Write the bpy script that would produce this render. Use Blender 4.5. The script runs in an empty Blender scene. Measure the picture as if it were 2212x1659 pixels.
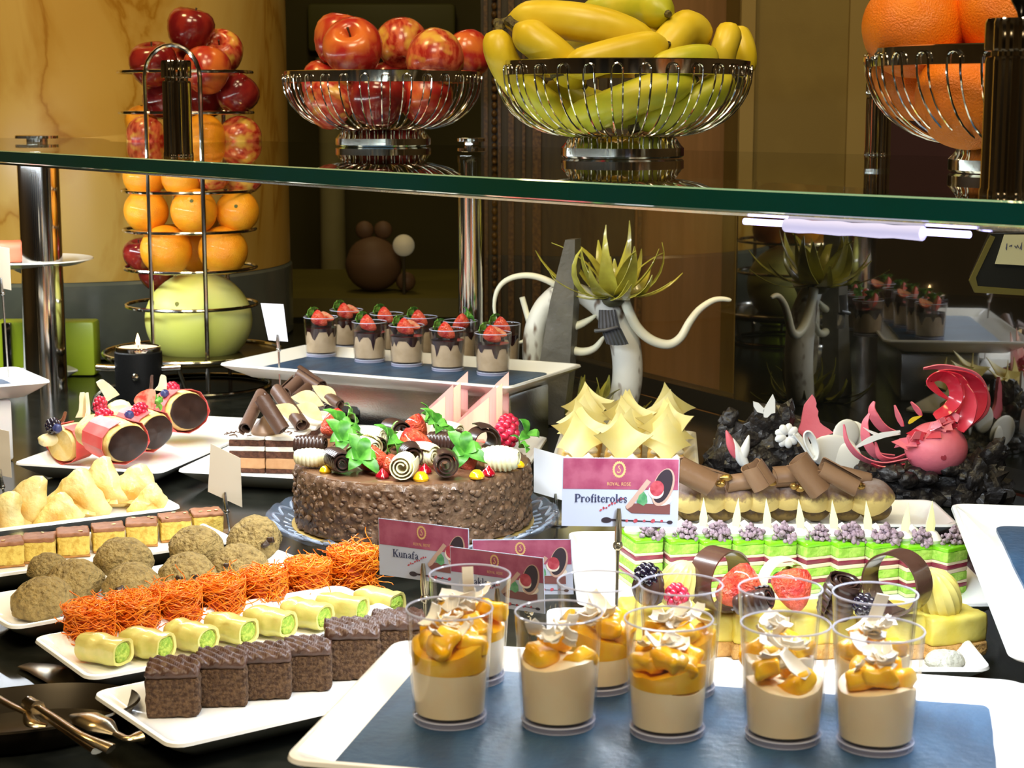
import bpy, math, random
from mathutils import Vector, Matrix, Euler, noise
PI=math.pi; V=Vector; R=random.Random(7)
SC=bpy.context.scene; COL=SC.collection
# ---------------------------------------------------------------- camera, light, exposure
FPX=3800.0; PITCH=math.atan(599.5/FPX); H=0.475
cd=bpy.data.cameras.new('camera'); cam=bpy.data.objects.new('camera',cd); COL.objects.link(cam)
cam.location=(0,0,H); cam.rotation_euler=(PI/2-PITCH,0,0)
cd.sensor_width=36; cd.lens=36*FPX/2212; cd.clip_start=.05; cd.clip_end=60
cd.dof.use_dof=True; cd.dof.focus_distance=1.75; cd.dof.aperture_fstop=24
SC.camera=cam
SC.view_settings.view_transform='Standard'; SC.view_settings.look='None'
SC.view_settings.exposure=0.0; SC.view_settings.gamma=1; SC.view_settings.use_curve_mapping=False
SC.cycles.use_denoising=True; SC.cycles.max_bounces=14; SC.cycles.transparent_max_bounces=24
SC.cycles.caustics_reflective=False; SC.cycles.caustics_refractive=False; SC.cycles.sample_clamp_indirect=4
w=bpy.data.worlds.new('world'); SC.world=w; w.use_nodes=True
w.node_tree.nodes['Background'].inputs[0].default_value=(1.0,.80,.50,1)
w.node_tree.nodes['Background'].inputs[1].default_value=0.10
def area(name,loc,target,sx,sy,power,col,spread=PI):
    l=bpy.data.lights.new(name,'AREA'); l.shape='RECTANGLE'; l.size=sx; l.size_y=sy; l.energy=power; l.color=col; l.spread=spread
    o=bpy.data.objects.new(name,l); COL.objects.link(o); o.location=loc
    o.rotation_euler=(V(target)-V(loc)).to_track_quat('-Z','Y').to_euler(); return o
def strip(name,a,b,power,col,wid=.03,tilt=(0,0,-1)):
    a=V(a); b=V(b); l=bpy.data.lights.new(name,'AREA'); l.shape='RECTANGLE'; l.size=(b-a).length; l.size_y=wid; l.energy=power; l.color=col
    o=bpy.data.objects.new(name,l); COL.objects.link(o); o.location=(a+b)/2
    x=(b-a).normalized(); z=-V(tilt).normalized(); y=z.cross(x).normalized(); z=x.cross(y)
    o.rotation_euler=Matrix((x,y,z)).transposed().to_euler(); return o
# the shelf's own led line (lights the trays) and the warm downlights of the dining hall
strip('led_light',(-1.02,2.92,.388),(-.02,1.50,.388),11.5,(.84,.92,1.0),tilt=(.50,.34,-1))
strip('led_light',(-.02,1.50,.388),(.45,.98,.388),7.5,(.80,.89,1.0),tilt=(.08,.05,-1))
area('hall_downlight',(-.5,-.5,2.7),(0,1.2,.1),1.0,1.0,66,(1.0,.83,.57))
area('hall_downlight',(.9,.2,2.75),(.4,1.6,.4),.8,.8,30,(1.0,.78,.46))
area('hall_downlight',(-.2,1.3,2.75),(-.1,2.3,.5),.5,.5,14,(1.0,.78,.45))
area('hall_downlight',(-1.3,2.0,2.6),(-.9,3.6,.6),.5,.5,32,(1.0,.70,.30))
area('hall_downlight',(.7,2.9,2.7),(.7,4.6,.5),.5,.5,9,(1.0,.74,.34))
area('hall_downlight',(-.6,5.4,2.7),(-.4,6.2,.2),.5,.5,11,(1.0,.80,.40))
# ---------------------------------------------------------------- where a pixel of the photograph meets the room
def ray(px,py):
    X=(px-1106)/FPX; Y=(829.5-py)/FPX
    return V((X,math.cos(PITCH)+Y*math.sin(PITCH),-math.sin(PITCH)+Y*math.cos(PITCH)))
def G(px,py,z=0.):            # on the level z
    d=ray(px,py); return V((0,0,H))+d*((z-H)/d.z)
def D(px,py,Y):               # at the depth Y
    d=ray(px,py); return V((0,0,H))+d*(Y/d.y)
def ppm(Y): return FPX/Y*.985
# ---------------------------------------------------------------- materials
MC={}
def _n(nt,t,**k):
    n=nt.nodes.new(t)
    for a,b in k.items(): setattr(n,a,b)
    return n
def pm(name,c,rough=.5,c2=None,ns=40,nd=4,lo=.4,hi=.6,bump=0,bs=120,bd=.004,metal=0,spec=.5,coat=0,sss=0,sssr=.01,trans=0,ior=1.45,stretch=None,emit=0,rnd=0,c3=None,alpha=1):
    if name in MC: return MC[name]
    m=bpy.data.materials.new(name); m.use_nodes=True; nt=m.node_tree; b=nt.nodes['Principled BSDF']; L=nt.links.new
    def S(k,v): b.inputs[k].default_value=v
    col=(*c,1); S('Base Color',col); S('Roughness',rough); S('Metallic',metal); S('Specular IOR Level',spec); S('Coat Weight',coat); S('Coat Roughness',.05)
    S('Transmission Weight',trans); S('IOR',ior); S('Alpha',alpha)
    if sss: S('Subsurface Weight',sss); S('Subsurface Radius',(1,.6,.4)); S('Subsurface Scale',sssr)
    if emit: S('Emission Color',col); S('Emission Strength',emit)
    tc=_n(nt,'ShaderNodeTexCoord'); src=tc.outputs['Object']
    if rnd:
        oi=_n(nt,'ShaderNodeObjectInfo'); mu=_n(nt,'ShaderNodeVectorMath',operation='SCALE'); mu.inputs[0].default_value=(3.1,7.7,5.3); L(oi.outputs['Random'],mu.inputs['Scale'])
        ad=_n(nt,'ShaderNodeVectorMath',operation='ADD'); L(src,ad.inputs[0]); L(mu.outputs[0],ad.inputs[1]); src=ad.outputs[0]
    if c2:
        s=src
        if stretch:
            mp=_n(nt,'ShaderNodeMapping'); mp.inputs['Scale'].default_value=stretch; L(src,mp.inputs[0]); s=mp.outputs[0]
        t=_n(nt,'ShaderNodeTexNoise'); t.inputs['Scale'].default_value=ns; t.inputs['Detail'].default_value=nd; L(s,t.inputs['Vector'])
        r=_n(nt,'ShaderNodeValToRGB'); e=r.color_ramp.elements; e[0].position=lo; e[0].color=col; e[1].position=hi; e[1].color=(*c2,1)
        L(t.outputs['Fac'],r.inputs[0]); out=r.outputs[0]
        if c3:
            t2=_n(nt,'ShaderNodeTexNoise'); t2.inputs['Scale'].default_value=ns*.3; t2.inputs['Detail'].default_value=2; L(src,t2.inputs['Vector'])
            r2=_n(nt,'ShaderNodeValToRGB'); r2.color_ramp.elements[0].position=.52; r2.color_ramp.elements[1].position=.68; L(t2.outputs['Fac'],r2.inputs[0])
            mx=_n(nt,'ShaderNodeMix',data_type='RGBA'); L(r2.outputs[0],mx.inputs[0]); L(out,mx.inputs[6]); mx.inputs[7].default_value=(*c3,1); out=mx.outputs[2]
        L(out,b.inputs['Base Color'])
        if emit: L(out,b.inputs['Emission Color'])
    if bump:
        t=_n(nt,'ShaderNodeTexNoise'); t.inputs['Scale'].default_value=bs; t.inputs['Detail'].default_value=5; L(src,t.inputs['Vector'])
        bp=_n(nt,'ShaderNodeBump'); bp.inputs['Strength'].default_value=bump; bp.inputs['Distance'].default_value=bd; L(t.outputs['Fac'],bp.inputs['Height']); L(bp.outputs[0],b.inputs['Normal'])
    MC[name]=m; return m
def clear(name,tint=(1,1,1),f0=.04,rough=0.0,absorb=None):     # thin clear sheet: lets light through, mirrors more the flatter it is seen
    if name in MC: return MC[name]
    m=bpy.data.materials.new(name); m.use_nodes=True; nt=m.node_tree; nt.nodes.clear(); L=nt.links.new
    o=_n(nt,'ShaderNodeOutputMaterial'); tr=_n(nt,'ShaderNodeBsdfTransparent'); tr.inputs[0].default_value=(*tint,1)
    gl=_n(nt,'ShaderNodeBsdfGlossy'); gl.inputs['Roughness'].default_value=rough
    lw=_n(nt,'ShaderNodeLayerWeight'); lw.inputs[0].default_value=.5
    p=_n(nt,'ShaderNodeMath',operation='POWER'); L(lw.outputs['Facing'],p.inputs[0]); p.inputs[1].default_value=5
    a=_n(nt,'ShaderNodeMath',operation='MULTIPLY_ADD'); L(p.outputs[0],a.inputs[0]); a.inputs[1].default_value=1-f0; a.inputs[2].default_value=f0
    mx=_n(nt,'ShaderNodeMixShader'); L(a.outputs[0],mx.inputs[0]); L(tr.outputs[0],mx.inputs[1]); L(gl.outputs[0],mx.inputs[2]); L(mx.outputs[0],o.inputs[0])
    MC[name]=m; return m
# ---------------------------------------------------------------- mesh building
I4=Matrix.Identity(4)
def TR(x=0,y=0,z=0,rx=0,ry=0,rz=0,s=1):
    return Matrix.Translation((x,y,z))@Euler((rx,ry,rz)).to_matrix().to_4x4()@Matrix.Scale(s,4)
def along(p,d,up=(0,0,1)):      # frame at p whose z runs along d
    z=V(d).normalized(); u=V(up)
    if abs(z.dot(u))>.98: u=V((1,0,0))
    x=u.cross(z).normalized(); y=z.cross(x)
    m=Matrix((x,y,z)).transposed().to_4x4(); m.translation=V(p); return m
def nz(p,s,seed=0): return noise.noise(V(p)*s+V((seed*3.7,seed*1.3,seed*2.1)))
def fbm(p,s,seed=0): return nz(p,s,seed)*.6+nz(p,s*2.1,seed+3)*.3+nz(p,s*4.3,seed+5)*.15
class MB:
    def __init__(s): s.v=[]; s.f=[]
    def add(s,vs,fs,M=None):
        n=len(s.v)
        s.v+=[tuple(M@V(p)) for p in vs] if M is not None else [tuple(p) for p in vs]
        s.f+=[tuple(i+n for i in f) for f in fs]; return s
    def box(s,sx,sy,sz,M=None,z0=None):
        z=-sz/2 if z0 is None else z0; x=sx/2;y=sy/2
        return s.add([(-x,-y,z),(x,-y,z),(x,y,z),(-x,y,z),(-x,-y,z+sz),(x,-y,z+sz),(x,y,z+sz),(-x,y,z+sz)],[(3,2,1,0),(4,5,6,7),(0,1,5,4),(1,2,6,5),(2,3,7,6),(3,0,4,7)],M)
    def grid(s,pts,M=None,cu=False,cv=False):
        nu=len(pts); nv=len(pts[0]); fs=[]
        for i in range(nu if cu else nu-1):
            for j in range(nv if cv else nv-1):
                fs.append((i*nv+j,((i+1)%nu)*nv+j,((i+1)%nu)*nv+(j+1)%nv,i*nv+(j+1)%nv))
        return s.add([p for r in pts for p in r],fs,M)
    def sheet(s,pts,th,M=None):     # a grid of points given thickness
        nu=len(pts); nv=len(pts[0]); P=[[V(p) for p in r] for r in pts]; Q=[]
        for i in range(nu):
            r=[]
            for j in range(nv):
                a=P[min(i+1,nu-1)][j]-P[max(i-1,0)][j]; b=P[i][min(j+1,nv-1)]-P[i][max(j-1,0)]
                n=a.cross(b); n=n.normalized() if n.length>1e-12 else V((0,0,1)); r.append(P[i][j]+n*th)
            Q.append(r)
        k=nu*nv; vs=[p for r in P for p in r]+[p for r in Q for p in r]; fs=[]
        for i in range(nu-1):
            for j in range(nv-1):
                a=(i*nv+j,(i+1)*nv+j,(i+1)*nv+j+1,i*nv+j+1); fs.append(a[::-1]); fs.append(tuple(x+k for x in a))
        for i in range(nu-1):
            for j,fl in ((0,0),(nv-1,1)):
                a=(i*nv+j,(i+1)*nv+j,(i+1)*nv+j+k,i*nv+j+k); fs.append(a[::-1] if fl else a)
        for j in range(nv-1):
            for i,fl in ((0,1),(nu-1,0)):
                a=(i*nv+j,i*nv+j+1,i*nv+j+1+k,i*nv+j+k); fs.append(a[::-1] if fl else a)
        return s.add(vs,fs,M)
    def lathe(s,prof,seg=32,M=None,fn=None,closed=False):
        rows=[]
        for r,z in prof:
            row=[]
            for k in range(seg):
                a=2*PI*k/seg; p=V((max(r,1e-5)*math.cos(a),max(r,1e-5)*math.sin(a),z))
                if fn: p=fn(p,a)
                row.append(p)
            rows.append(row)
        n0=len(s.v); s.grid(rows,M,cu=closed,cv=True)
        if not closed:
            s.f.append(tuple(range(n0+seg-1,n0-1,-1))); s.f.append(tuple(n0+(len(prof)-1)*seg+k for k in range(seg)))
        return s
    def ball(s,rx,ry=None,rz=None,M=None,nu=12,nv=20,fn=None):
        ry=ry or rx; rz=rz or rx; rows=[]
        for i in range(nu+1):
            t=-PI/2+PI*min(max(i/nu,.004),.996); row=[]
            for k in range(nv):
                a=2*PI*k/nv; p=V((math.cos(t)*math.cos(a)*rx,math.cos(t)*math.sin(a)*ry,math.sin(t)*rz))
                if fn: p=fn(p)
                row.append(p)
            rows.append(row)
        n0=len(s.v); s.grid(rows,M,cv=True)
        s.f.append(tuple(range(n0+nv-1,n0-1,-1))); s.f.append(tuple(n0+nu*nv+k for k in range(nv)))
        return s
    def tube(s,pts,rad,seg=8,M=None,sq=1.0,closed=False,fn=None):
        P=[V(p) for p in pts]; n=len(P); rr=rad if isinstance(rad,(list,tuple)) else [rad]*n
        x=None; rows=[]
        for i in range(n):
            if closed: d=(P[(i+1)%n]-P[i-1])
            else: d=P[min(i+1,n-1)]-P[max(i-1,0)]
            d=d.normalized() if d.length>1e-9 else V((0,0,1))
            if x is None:
                u=V((0,0,1)) if abs(d.z)<.9 else V((1,0,0)); x=u.cross(d).normalized()
            else:
                x=x-d*x.dot(d); x=x.normalized() if x.length>1e-9 else V((1,0,0))
            y=d.cross(x); row=[]
            for k in range(seg):
                a=2*PI*k/seg; q=rr[i]*(fn(a) if fn else 1); row.append(P[i]+x*math.cos(a)*q+y*math.sin(a)*q*sq)
            rows.append(row)
        n0=len(s.v); s.grid(rows,M,cu=closed,cv=True)
        if not closed:
            s.f.append(tuple(range(n0+seg-1,n0-1,-1))); s.f.append(tuple(n0+(n-1)*seg+k for k in range(seg)))
        return s
    def prism(s,poly,z0,z1,M=None):
        n=len(poly); vs=[(x,y,z0) for x,y in poly]+[(x,y,z1) for x,y in poly]
        fs=[tuple(range(n-1,-1,-1)),tuple(range(n,2*n))]+[(i,(i+1)%n,(i+1)%n+n,i+n) for i in range(n)]
        return s.add(vs,fs,M)
    def rbox(s,sx,sy,sz,r=.004,n=6,amp=0,sc=100,seed=0,M=None,fn=None):   # soft cake block standing on z=0
        n=max(n,3); h=(sx/2,sy/2,sz/2); idx={}; vs=[]; fs=[]
        def vert(i,j,k):
            key=(i,j,k)
            if key not in idx:
                q=[]
                for t,hh in zip((i,j,k),h):
                    u=t/n*2-1; e=min(r/hh,.9); u2=(abs(u)-(1-2/n))/(2/n) if abs(u)>1-2/n+1e-6 else None
                    q.append((math.copysign((1-e)+e*u2,u) if u2 is not None else u/(1-2/n)*(1-e))*hh)
                p=V(q); inn=V([max(-(a-r),min(a-r,x)) for x,a in zip(q,h)]); d=p-inn
                if d.length>1e-9: p=inn+d.normalized()*r
                if amp: p=p+V((nz(p,sc,seed),nz(p,sc,seed+9),nz(p,sc,seed+17)))*amp
                p.z+=h[2]
                if fn: p=fn(p)
                idx[key]=len(vs); vs.append(p)
            return idx[key]
        for a in range(n):
            for b in range(n):
                fs+=[(vert(a,b,0),vert(a,b+1,0),vert(a+1,b+1,0),vert(a+1,b,0)),(vert(a,b,n),vert(a+1,b,n),vert(a+1,b+1,n),vert(a,b+1,n)),
                     (vert(a,0,b),vert(a+1,0,b),vert(a+1,0,b+1),vert(a,0,b+1)),(vert(a,n,b),vert(a,n,b+1),vert(a+1,n,b+1),vert(a+1,n,b)),
                     (vert(0,a,b),vert(0,a,b+1),vert(0,a+1,b+1),vert(0,a+1,b)),(vert(n,a,b),vert(n,a+1,b),vert(n,a+1,b+1),vert(n,a,b+1))]
        return s.add(vs,fs,M)
    def mesh(s,name,mat,smooth=True,angle=38):
        me=bpy.data.meshes.new(name); me.from_pydata(s.v,[],s.f); me.materials.append(mat); me.validate()
        if smooth: me.shade_smooth(); me.set_sharp_from_angle(angle=math.radians(angle))
        me.update(); return me
def link(name,me,parent=None,M=None,**pr):
    o=bpy.data.objects.new(name,me); COL.objects.link(o)
    if parent is not None: o.parent=parent
    if M is not None: o.matrix_basis=M
    for k,v in pr.items(): o[k]=v
    return o
def O(name,mb,mat,parent=None,M=None,smooth=True,angle=38,**pr): return link(name,mb.mesh(name,mat,smooth,angle),parent,M,**pr)
def T(name,label,cat,M=None,group=None):
    o=link(name,None,None,M,label=label,category=cat)
    if group: o['group']=group
    return o
def tag(o,label,cat,group=None):
    o['label']=label; o['category']=cat
    if group: o['group']=group
    return o
def smoothpath(pts,n=6):        # Catmull-Rom through the points
    P=[V(p) for p in pts]; P=[P[0]*2-P[1]]+P+[P[-1]*2-P[-2]]; out=[]
    for i in range(1,len(P)-2):
        for k in range(n):
            t=k/n; a,b,c,d=P[i-1],P[i],P[i+1],P[i+2]
            out.append(.5*((2*b)+(c-a)*t+(2*a-5*b+4*c-d)*t*t+(3*b-a-3*c+d)*t**3))
    out.append(P[-2]); return out
def taper(n,r,a=.0,b=.0): # radii with both ends thinned
    return [r*min(1,(a+(1-a)*min(1,i/(n*.3))) if a else 1,(b+(1-b)*min(1,(n-1-i)/(n*.5))) if b else 1) for i in range(n)]
# ---------------------------------------------------------------- material palette
porcelain=pm('white_porcelain',(.86,.87,.86),.16,coat=.4)
slate=pm('slate',(.012,.040,.090),.42,c2=(.020,.062,.130),ns=60,bump=.35,bs=160,bd=.002,stretch=(1,.3,1))  # bluer than stone: the led's reflection is put into the colour
chrome=pm('polished_chrome',(.72,.69,.64),.10,metal=1)
steel=pm('brushed_steel',(.62,.62,.60),.26,metal=1,bump=.08,bs=400)
darkchoc=pm('dark_chocolate',(.040,.018,.012),.30,c2=(.055,.026,.018),ns=80,bump=.12,bs=200,bd=.001)
milkchoc=pm('milk_chocolate',(.17,.085,.040),.38,c2=(.21,.11,.055),ns=90,bump=.15,bs=220,bd=.001)
greychoc=pm('matt_chocolate',(.075,.045,.032),.45,c2=(.10,.062,.045),ns=70,bump=.25,bs=150,bd=.001)
whitechoc=pm('white_chocolate',(.86,.80,.52),.35,c2=(.90,.85,.62),ns=60,sss=.1)
cream=pm('whipped_cream',(.90,.88,.80),.42,sss=.15,bump=.1,bs=120)
strawred=pm('strawberry_flesh',(.62,.025,.015),.22,c2=(.75,.10,.04),ns=1.6,bump=.5,bs=7,bd=.05,coat=.4)
strawcut=pm('strawberry_cut_face',(.84,.44,.30),.3,c2=(.70,.05,.03),ns=1.6,lo=.46,hi=.64,coat=.3)
leafgreen=pm('leaf_green',(.05,.22,.025),.38,c2=(.18,.45,.06),ns=3,coat=.15)
raspred=pm('raspberry_red',(.42,.008,.03),.28,c2=(.60,.03,.08),ns=100,coat=.3)
clearplastic=clear('clear_plastic_cup',(.985,.985,.992),.022)
plasticbase=pm('cup_base_plastic',(.42,.42,.58),.10,alpha=.5,coat=.6)
rimhighlight=pm('cup_edge_highlight',(.66,.70,.88),.08,alpha=.55,coat=.6)  # bright tone puts the clear cup's edge highlights into the colour
blackcoat=pm('black_lacquer',(.005,.005,.004),.12,coat=.6)
# ================================================================= THE SETTING
def S(name,mb,mat,smooth=False,**k): return O(name,mb,mat,None,None,smooth,kind='structure',**k)
# hall floor and far walls
S('floor',MB().box(14,12,.1,TR(0,4,-1.05)),pm('hall_carpet',(.05,.035,.012),.8,c2=(.08,.055,.02),ns=6))
olivewall=pm('olive_wall',(.16,.11,.020),.6,c2=(.19,.135,.028),ns=5,bump=.1,bs=300)
brownwall=pm('brown_wall_fabric',(.17,.085,.022),.7,c2=(.20,.10,.03),ns=8,stretch=(8,1,.4))
darkwood=pm('dark_wood_wall',(.034,.023,.005),.4,c2=(.05,.034,.008),ns=10,stretch=(10,1,.5))
maroon=pm('maroon_wall',(.045,.010,.010),.6)
S('wall_back',MB().box(14,.1,4,TR(0,7.6,1)),pm('far_hall_wall',(.055,.045,.008),.8,c2=(.075,.062,.012),ns=1.2))
def px_x(px,Y): return (px-1106)/FPX*Y
def wallpiece(name,a,b,Y,mat,z0=-1,z1=2.6,dep=.12):
    x0=px_x(a,Y); x1=px_x(b,Y)
    return S(name,MB().box(x1-x0,dep,z1-z0,TR((x0+x1)/2,Y+dep/2,(z0+z1)/2)),mat)
wallpiece('wall_dark_wood',1040,1480,4.62,darkwood)
wallpiece('wall_brown',1372,1640,4.58,brownwall)
wallpiece('wall_maroon',1800,2900,4.60,maroon)
# olive pilaster with raised edges
wallpiece('pilaster',1589,1866,4.30,olivewall,dep=.3)
tb=pm('pilaster_edge_paint',(.24,.17,.045),.55)
wallpiece('trim_1',1592,1622,4.285,tb,dep=.02); wallpiece('trim_2',1822,1862,4.285,tb,dep=.02)
goldwood=pm('gilded_moulding',(.14,.075,.018),.35,c2=(.06,.03,.01),ns=120)
for i,(a,b) in enumerate(((1046,1054),(1076,1082),(1098,1110),(1128,1134),(1150,1168),(1378,1386))): wallpiece('trim_%d'%(i+3),a,b,4.60 if a<1300 else 4.56,goldwood,dep=.02)
mb=MB()
for k in range(90): mb.ball(.0075,.0075,.010,TR(px_x(1068,4.6),4.605,-.3+k*.021),6,8)
S('trim_9',mb,goldwood,True)
# the rest of the dining hall, behind and beside the viewer
hallw=pm('hall_wall',(.20,.14,.06),.7,c2=(.24,.17,.08),ns=2); hallc=pm('hall_ceiling',(.30,.24,.15),.8)
S('ceiling',MB().box(14,14,.1,TR(0,1,3.0)),hallc)
S('wall_front',MB().box(14,.1,4.2,TR(0,-5.2,.95)),darkwood); S('wall_left',MB().box(.1,14,4.2,TR(-5.5,1,.95)),hallw); S('wall_right',MB().box(.1,14,4.2,TR(5.5,1,.95)),hallw)
for k in range(7): S('pilaster',MB().box(.45,.25,4,TR(-4.8+1.6*k,-5.0,.95)),pm('cream_pilaster',(.45,.36,.20),.6))
lampm=pm('added_lamp_glow',(1.0,.72,.38),.5,emit=9)  # lamps added out of view to give the chrome something bright to mirror
for k in range(6):
    sc_=O('added_lamp',MB().lathe([(.05,-.11),(.09,.11)],20,TR(-4.0+1.6*k,-5.02,1.5)),lampm); tag(sc_,'added unseen wall lamp opposite the buffet, %s from the left'%('first second third fourth fifth sixth'.split()[k]),'lamp','added unseen wall lamps opposite the buffet')
# round marble pillar with a dark granite foot
mar=bpy.data.materials.new('yellow_marble'); mar.use_nodes=True; nt=mar.node_tree; b=nt.nodes['Principled BSDF']; b.inputs['Roughness'].default_value=.28
tc=_n(nt,'ShaderNodeTexCoord'); t=_n(nt,'ShaderNodeTexNoise'); t.inputs['Scale'].default_value=2.2; t.inputs['Detail'].default_value=6; t.inputs['Distortion'].default_value=1.6
mp=_n(nt,'ShaderNodeMapping'); mp.inputs['Rotation'].default_value=(.5,.7,.2); mp.inputs['Scale'].default_value=(1.6,1.6,.7)
nt.links.new(tc.outputs['Object'],mp.inputs[0]); nt.links.new(mp.outputs[0],t.inputs['Vector'])
r=_n(nt,'ShaderNodeValToRGB'); e=r.color_ramp.elements; e[0].position=.0; e[0].color=(.50,.30,.060,1); e[1].position=1; e[1].color=(.55,.35,.085,1)
for pos,c in ((.42,(.50,.31,.065,1)),(.482,(.46,.27,.045,1)),(.50,(.34,.16,.012,1)),(.518,(.45,.26,.045,1)),(.6,(.55,.37,.10,1))):
    q=e.new(pos); q.color=c
nt.links.new(t.outputs['Fac'],r.inputs[0]); nt.links.new(r.outputs[0],b.inputs['Base Color'])
PX,PY,PR=px_x(150,3.72),3.72,.463
S('pillar',MB().lathe([(PR,.150),(PR,2.7)],96,TR(PX,PY,0)),mar,True)
S('pillar_foot',MB().lathe([(PR+.004,.004),(PR+.004,.143),(PR-.002,.150)],96,TR(PX,PY,0)),pm('granite_foot',(.085,.098,.088),.18,c2=(.10,.115,.10),ns=14),True)
# black glossy buffet counter
ctr=O('buffet_counter',MB().prism([(-1.6,.35),(.95,.35),(.95,1.5),(.77,1.85),(.16,3.0),(-.25,3.75),(-1.6,4.4)],-.05,0),pm('black_counter_stone',(.008,.009,.007),.16,c2=(.014,.015,.012),ns=30,spec=.35),smooth=False)
tag(ctr,'glossy black buffet counter under all the dessert trays','counter')
O('cabinet_front',MB().prism([(-1.5,.45),(.9,.45),(.9,1.45),(.72,1.8),(.1,2.95),(-.3,3.65),(-1.5,4.2)],-1,-.05),pm('cabinet_wood',(.03,.018,.008),.4),ctr,smooth=False)
# glass screen standing along the back of the counter: n=(.88,.475) d=1.57
PN=V((.88,.475,0)).normalized(); PU=V((-PN.y,PN.x,0)); PD=1.57/math.hypot(.88,.475)
def screen(t0,t1,z0,z1,th): # box in the screen plane, t along PU
    m=Matrix((PU,PN,V((0,0,1)))).transposed().to_4x4(); m.translation=PN*(PD+th/2)+PU*((t0+t1)/2)+V((0,0,(z0+z1)/2))
    return MB().box(t1-t0,th,z1-z0,m)
def tpx(px):   # where the sight line of a photo column crosses the screen
    d=V(((px-1106)/FPX,1,0)); k=PD/d.dot(PN); return (d*k).dot(PU)
scr=T('back_screen','dark glass screen along the back of the counter mirroring the desserts','glass screen')
O('dark_pane',screen(tpx(2600),tpx(1591),.03,.365,.012),pm('smoked_glass',(.004,.004,.003),.015,spec=1.0,coat=1.0,ior=1.9),scr,smooth=False,label='smoked mirror-dark pane')
O('clear_pane',screen(tpx(1589),tpx(1040),.03,.365,.008),clear('clear_screen_glass',(.93,.92,.86),.06),scr,smooth=False,label='clear pane')
O('plinth',screen(tpx(2600),tpx(1040),0,.03,.03),pm('plinth_dark',(.012,.010,.006),.3),scr,smooth=False)
# ================================================================= GLASS SHELF on chrome posts
SZ=.418; ST=.016
front=smoothpath([(-1.5,3.42,0),(-.672,2.328,0),(0,1.423,0),(.311,1.074,0),(.62,.72,0)],8)
back=smoothpath([(-1.45,3.86,0),(-.832,3.304,0),(-.11,2.66,0),(.417,2.146,0),(.573,1.97,0),(1.0,1.46,0)],8)
shelf=T('glass_shelf','thick green-edged glass shelf above the desserts carrying the fruit bowls','shelf')
nc=(px_x(411,2.98),2.98); notch=[(nc[0]+.128*math.cos(a),nc[1]+.128*math.sin(a)) for a in [-.0-PI*k/16 for k in range(17)]]
bk=[(p.x,p.y) for p in back if p.x>nc[0]+.13][::-1]+notch+[(p.x,p.y) for p in back if p.x<nc[0]-.13][::-1]
poly=[(p.x,p.y) for p in front]+bk
n=len(poly)
top=MB().add([(x,y,SZ) for x,y in poly],[tuple(range(n))])
O('glass_pane',top,clear('shelf_glass',(.86,.92,.84),.05),shelf,smooth=False)
edge=MB()
edge.grid([[(p.x,p.y,SZ-ST+.0012),(p.x,p.y,SZ-.0012)] for p in front])
O('front_edge',edge,pm('green_glass_edge',(.0018,.058,.036),.06,c2=(.002,.066,.072),ns=3,coat=1,stretch=(1,1,.1)),shelf,label='dark green polished front edge of the glass')
bev=MB()
inn=[(p+V((.002,.002,0))) for p in front]
bev.grid([[(p.x,p.y,SZ-.0012),(q.x,q.y,SZ)] for p,q in zip(front,inn)]).grid([[(q.x,q.y,SZ-ST),(p.x,p.y,SZ-ST+.0012)] for p,q in zip(front,inn)])
O('bevel',bev,pm('glass_bevel_highlight',(.35,.62,.52),.05,coat=1),shelf,label='bevels of the glass edge coloured bright for the highlight')  # pale colour stands in for the highlight along both bevels
# led profile under the front edge
def fr_at(t): 
    i=t*(len(front)-1); k=min(int(i),len(front)-2); return front[k].lerp(front[k+1],i-k)
def fpx(t):
    p=fr_at(t)+V((.012,.010,SZ-ST-.0075)); return 1106+FPX*p.x/(p.y*math.cos(PITCH)+(H-p.z)*math.sin(PITCH)),p
tl=[fpx(i/400) for i in range(401)]
lpt=[p for x,p in tl if 1600<x<2114][::4]; lpk=[p for x,p in tl if 1692<x<2000][::3]
O('led_tube',MB().tube(lpt,.0022,8),pm('led_glow',(.55,.50,1.0),.4,emit=6),shelf,label='thin glowing bluish led line under the front edge')
mb=MB(); mb.tube([p+V((0,0,-.001)) for p in lpk],[.0046+.0004*math.sin(i*2.1) for i in range(len(lpk))],12)
O('led_diffuser',mb,pm('led_diffuser',(.60,.58,.84),.6,emit=.9),shelf,label='thick pale diffuser sleeve on the led line')
lp2=[fr_at(t/40)+V((.014,.012,SZ-ST-.002)) for t in range(3,40)]
O('led_rail',MB().tube(lp2,.0022,6),steel,shelf)
def post(px,py,r,Y0):
    p=D(px,py,Y0); 
    O('post',MB().lathe([(r,0),(r,SZ-ST-.012),(r*1.05,SZ-ST-.010),(r*1.05,SZ-ST)],40,TR(p.x,p.y,0)),chrome,shelf)
    fl=lambda q,a:V((q.x*(1+.012*math.cos(a*24)),q.y*(1+.012*math.cos(a*24)),q.z))
    O('post_cap',MB().lathe([(r*.5,0),(r*.5,.004),(r*1.02,.005),(r*1.02,.0095),(r*.95,.0105),(0,.0105)],96,TR(p.x,p.y,SZ),fl),chrome,shelf)
post(80,303,.034,2.93); post(1018,311,.0205,2.68)
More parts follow.
